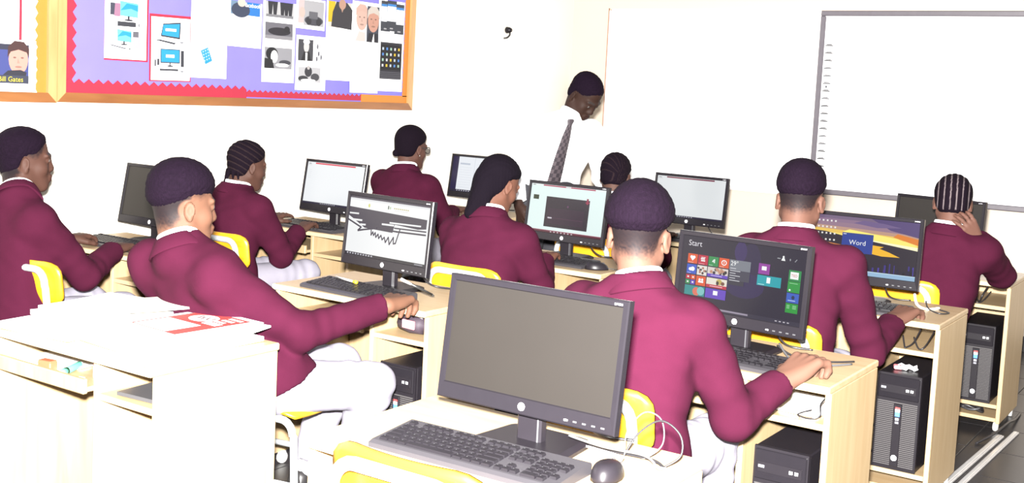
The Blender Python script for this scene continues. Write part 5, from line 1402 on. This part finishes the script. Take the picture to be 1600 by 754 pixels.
paper('newspaper', -2.60, 2.16, Z0+.0175, .34, .33, 3, .010, 'white newspaper under the red advertisement', seed=4)
paper('paper_bundle', -2.93, 2.17, Z0+.041, .24, .29, 9, .010, 'top bundle of white sheets at the far left of the pile', seed=5)
paper('exercise_book', -2.80, 2.21, Z0+.0585, .19, .24, -22, .006, 'thin cream exercise book lying on the white bundles', 'paper_cream', .002, 6)
paper('newspaper', -2.465, 2.20, Z0+.033, .20, .26, 14, .006, 'small curled newspaper at the right end of the pile', seed=8, curl=.006)
def ad(p):
    red = (.52, .035, .03)
    p.rect(-.105, -.13, .105, .135, red); p.rect(-.095, -.125, .055, -.005, (.85, .85, .86)); p.rect(-.105, -.13, -.100, .135, (.25, .1, .1))
    p.ell(-.02, .062, .050, .042, (.85, .82, .80), 22); p.stroke([(-.055, .055), (-.045, .085), (-.04, .05), (-.03, .075), (-.02, .05), (-.012, .078), (.0, .052), (.012, .08), (.018, .055)], .006, (.12, .05, .05))
    for k in range(3): p.rect(.035, .105-k*.026, .092-.008*k, .120-k*.026, (.85, .80, .78))
    p.rect(.028, .015, .09, .045, (.85, .83, .84)); p.rect(.05, .02, .07, .035, (.35, .4, .7))
paper('newspaper', -2.555, 2.185, Z0+.0445, .26, .32, -4, .004, 'newspaper with a red and white advertisement on its page', seed=9, curl=.001, pr=ad)

# things on the pull-out tray of that desk
def lathe_thing(name, prof_list, loc, rot, label, cat, group=None):
    t = empty(name, loc); t.rotation_euler = rot
    for nm, prof, m in prof_list: MB().lathe(prof, seg=16).build(nm, m, t)
    tag(t, label, cat, group); return t
TRZ = .5995
lathe_thing('marker_pen', [('barrel', [(.009, -.045), (.010, -.043), (.010, .03), (.009, .032)], 'green_plastic'), ('cap', [(.0108, .033), (.011, .058), (.008, .066)], 'green_plastic'), ('end_plug', [(.0075, -.054), (.0085, -.0455)], 'white_plastic')], (-2.805, 1.972, TRZ+.0115), (R(90), 0, R(28)), 'green marker pen lying on the desk tray', 'pen')
t = empty('small_box', (-2.868, 1.935, TRZ+.0002), R(10)); MB().box((0, 0, .014), (.05, .03, .028), .003).build('body', 'red_plastic', t); MB().box((0, 0, .0295), (.046, .026, .003), .001).build('lid', 'red_plastic', t); tag(t, 'small orange-red plastic box on the desk tray', 'box')
t = empty('carton', (-2.685, 1.985, TRZ+.0002), R(-15)); MB().box((0, 0, .03), (.05, .035, .06), .001).build('body', 'paper', t)
pp = Print(1, 1)
for k, c in enumerate((srgb(60, 170, 190), srgb(70, 60, 60), srgb(200, 120, 140), srgb(150, 150, 60))): pp.rect(-.022+(k % 2)*.024, .008+(k//2)*.026, -.002+(k % 2)*.024, .026+(k//2)*.024, tuple(q*.5 for q in c))
mb = MB(); pp.into(mb, (0, -.0177, 0), (1, 0, 0), (0, 0, 1), (0, -1, 0)); tag(mb.build('print', 'print_paper', t), kind='stuff'); tag(t, 'tiny printed carton at the right end of the desk tray', 'carton')
t = empty('eraser', (-2.70, 1.917, TRZ+.0002), R(12)); MB().box((0, 0, .007), (.04, .02, .014), .004).build('rubber_block', 'lilac_plastic', t); MB().box((.006, 0, .007), (.022, .0212, .0148), .002).build('sleeve', 'paper', t); tag(t, 'lilac eraser with white sleeve on the desk tray', 'eraser')
paper('paper_bundle', -2.93, 2.06, TRZ+.0003, .22, .22, 5, .006, 'white sheets lying at the back of the desk tray', seed=12, group='papers in the desk compartments')
paper('paper_bundle', -2.465, 2.07, .5915, .17, .28, 4, .010, 'grey folded sheets in the small shelf of the paper-piled desk', 'plastic_grey', seed=13, group='papers in the desk compartments')
paper('paper_bundle', -1.075, 3.20, .5915, .17, .22, -6, .008, 'white sheets in the shelf under the coloured-tile monitor', seed=14, group='papers in the desk compartments')

# pens, pouch, wrapper
def rod(name, a, b, label, parts, cat='pen'):
    a, b = Vector(a), Vector(b); t = empty(name, a); t.rotation_euler = (b-a).to_track_quat('Z', 'Y').to_euler(); L = (b-a).length
    for nm, f0, f1, r0, r1, m in parts: MB().lathe([(r0, f0*L), (r1, f1*L)], seg=12).build(nm, m, t)
    tag(t, label, cat); return t
rod('pen', (-2.445, 3.00, .805), (-2.405, 3.14, .735), 'black and white pen held by the leaning boy', [('cap', 0, .30, .0048, .005, 'white_plastic'), ('barrel', .30, .92, .005, .0045, 'pen_black'), ('tip', .92, 1, .004, .001, 'pen_black')])
rod('pen', (-2.885, 3.155, .7385), (-2.755, 3.125, .7375), 'clear pen with yellow end lying across the keyboard', [('barrel', 0, .85, .0042, .0042, 'silver'), ('end_cap', .85, 1, .006, .006, 'yellow_plastic')])
t = empty('pencil_pouch', (-2.475, 3.12, .5915), R(-8))
mb = MB(); secs = [(-.07, .010), (-.055, .030), (0, .036), (.055, .030), (.07, .010)]; vs = []; fs = []; n = 12
for xx, rr_ in secs:
    for i in range(n): th = 2*math.pi*i/n; vs.append((xx, rr_*1.1*math.cos(th), .037+rr_*math.sin(th)))
for j in range(4):
    for i in range(n): fs.append((j*n+i, j*n+(i+1) % n, (j+1)*n+(i+1) % n, (j+1)*n+i))
fs += [list(range(n)), [4*n+i for i in reversed(range(n))]]
mb.add(vs, fs, True).build('pouch_body', 'pouch_dark', t); MB().box((.01, -.037, .04), (.06, .008, .03), .003).build('patch', 'pink_card', t); MB().tube([(-.055, -.012, .066), (0, -.014, .073), (.055, -.012, .066)], .003, 6, 4).build('zip', 'silver', t)
tag(t, 'dark pouch with pink patch in the shelf near the leaning boy\'s hand', 'pouch')
t = empty('sweet_wrapper', (-1.075, 4.345, .4945), R(20)); rr = random.Random(9); mb = MB(); vs = [(((i-2.5)*.014), (j-1.5)*.014, .003+.018*rr.random()) for j in range(4) for i in range(6)]
fs = [(j*6+i, j*6+i+1, (j+1)*6+i+1, (j+1)*6+i) for j in range(3) for i in range(5)]; m_ = len(vs); vs2 = vs+[(a, b, max(.0005, c-.004)) for a, b, c in vs]
rim = [0, 1, 2, 3, 4, 5, 11, 17, 23, 22, 21, 20, 19, 18, 12, 6]
mb.add(vs2, fs+[tuple(k+m_ for k in reversed(f)) for f in fs]+[(rim[k], rim[k]+m_, rim[(k+1) % 16]+m_, rim[(k+1) % 16]) for k in range(16)]).build('foil', 'paper', t); MB().box((-.035, 0, .008), (.03, .035, .014), .005).build('red_end', 'pink_card', t)
tag(t, 'crumpled white and pink wrapper on top of a computer tower', 'wrapper')

# ------------------------------------------------------------ cables and floor ducts
def cable(name, strands, label, cat='cable', loc=(0, 0, 0), group='loose cables'):
    t = empty(name, loc)
    for pts, r, m in strands: MB().tube([Vector(q)-Vector(loc) for q in pts], r, 7, 6).build('strand', m, t)
    tag(t, label, cat, group); return t
cable('cable_bundle', [([(-1.20, 2.06, .735), (-1.12, 2.07, .725), (-1.03, 2.085, .722), (-.99, 2.07, .708), (-.985, 2.085, .706)], .0032, 'cable_grey'),
                       ([(-1.19, 2.10, .712), (-1.11, 2.105, .708), (-1.02, 2.10, .712), (-.98, 2.08, .707)], .003, 'cable_black'),
                       ([(-1.18, 2.09, .70+.01), (-1.09, 2.085, .709), (-1.0, 2.075, .708), (-.97, 2.085, .7065)], .0022, 'white_plastic'),
                       ([(-1.08, 2.085, .707), (-1.055, 2.10, .76), (-1.01, 2.11, .795), (-.965, 2.11, .775), (-.955, 2.10, .735), (-.985, 2.085, .707)], .0022, 'cable_black')], 'grey and black leads looping behind the foreground mouse', loc=(-1.1, 2.08, DH))
cable('cable_bundle', [([(-1.20, 3.30, .74), (-1.165, 3.26, .722), (-1.12, 3.225, .710), (-1.04, 3.25, .708), (-.985, 3.33, .708)], .0032, 'cable_grey'),
                       ([(-1.21, 3.31, .73), (-1.14, 3.28, .712), (-1.05, 3.30, .709), (-.99, 3.37, .708)], .003, 'cable_black')], 'white and black leads beside the coloured-tile monitor', loc=(-1.1, 3.28, DH))
cable('shelf_cable', [([(-1.02, 3.10, .61), (-1.04, 3.045, .605), (-1.0, 3.03, .604), (-.975, 3.04, .615), (-.985, 3.07, .64), (-1.0, 3.20, .64)], .0022, 'cable_black')], 'black cord looping out of the shelf beside papers', loc=(-1.02, 3.08, .592))
cable('cable_bundle', [([(-1.07, 4.52, .735), (-1.05, 4.48, .715), (-1.0, 4.44, .708), (-.975, 4.49, .707), (-1.02, 4.53, .707)], .0028, 'cable_black'), ([(-1.11, 4.50, .76), (-1.09, 4.47, .725), (-1.06, 4.50, .708), (-1.03, 4.57, .708)], .005, 'white_plastic')], 'leads curling beside the sunset monitor', loc=(-1.05, 4.48, DH))
cable('cable_bundle', [([(-1.09, 4.30, .63), (-1.07, 4.255, .60), (-1.065, 4.25, .597), (-1.05, 4.30, .61), (-1.05, 4.4, .65)], .003, 'cable_black'), ([(-1.05, 4.30, .63), (-1.02, 4.26, .598), (-1.0, 4.27, .61), (-1.0, 4.4, .65)], .003, 'cable_black')], 'black leads hanging in the shelf above the wrapper', loc=(-1.06, 4.3, .592))
cable('cable_bundle', [([(-1.21, 4.60, .30), (-1.185, 4.30, .24), (-1.165, 4.235, .21), (-1.175, 4.25, .175), (-1.19, 4.5, .145)], .0035, 'cable_black')], 'black lead down the left side of the tower under the sunset monitor', loc=(-1.17, 4.3, .132))
cable('cable_bundle', [([(-1.10, 5.62, .66), (-1.095, 5.57, .62), (-1.085, 5.60, .596), (-1.07, 5.57, .63), (-1.06, 5.64, .67)], .004, 'cable_black'), ([(-1.12, 5.63, .66), (-1.10, 5.58, .60), (-1.075, 5.59, .597), (-1.05, 5.66, .64)], .003, 'cable_black')], 'tangle of black leads in the shelf at the far right desk', loc=(-1.09, 5.6, .592))
cable('cable_bundle', [([(-1.17, 5.60, .078), (-1.10, 5.57, .105), (-1.03, 5.60, .078), (-1.07, 5.66, .10), (-1.15, 5.63, .078), (-1.12, 5.58, .095), (-1.04, 5.64, .078)], .006, 'cable_black'), ([(-1.16, 5.66, .078), (-1.08, 5.56, .09), (-1.04, 5.58, .10), (-1.10, 5.70, .080)], .005, 'cable_grey')], 'coiled grey and black leads on the lowest shelf at far right', loc=(-1.1, 5.62, .069))
def duct(x0, y0, x1, y1, w, h, label):
    d = Vector((x1-x0, y1-y0, 0)); L = d.length; t = empty('floor_cable_duct', (x0, y0, 0.0012), math.atan2(d.y, d.x))
    MB().box((L/2, 0, h/2), (L, w, h), .003).build('channel', 'duct_metal', t)
    MB().box((L/2, 0, h+.0015), (L-.02, w*.45, .003), .001).build('lid', 'silver', t)
    tag(t, label, 'cable duct', 'metal cable ducts on the floor'); return t
duct(-.985, 4.05, -.925, 5.50, .030, .012, 'shiny metal duct on the floor nearest the desks at right')
duct(-.935, 4.02, -.880, 5.62, .026, .010, 'shiny metal duct on the floor farther from the desks at right')
cable('floor_cable', [([(-.99, 5.30, .006), (-.94, 5.45, .03), (-.915, 5.60, .05), (-.92, 5.80, .02), (-.93, 6.0, .006)], .006, 'cable_black')], 'black lead rising from the floor ducts beside the far desk', loc=(-.94, 5.5, 0))
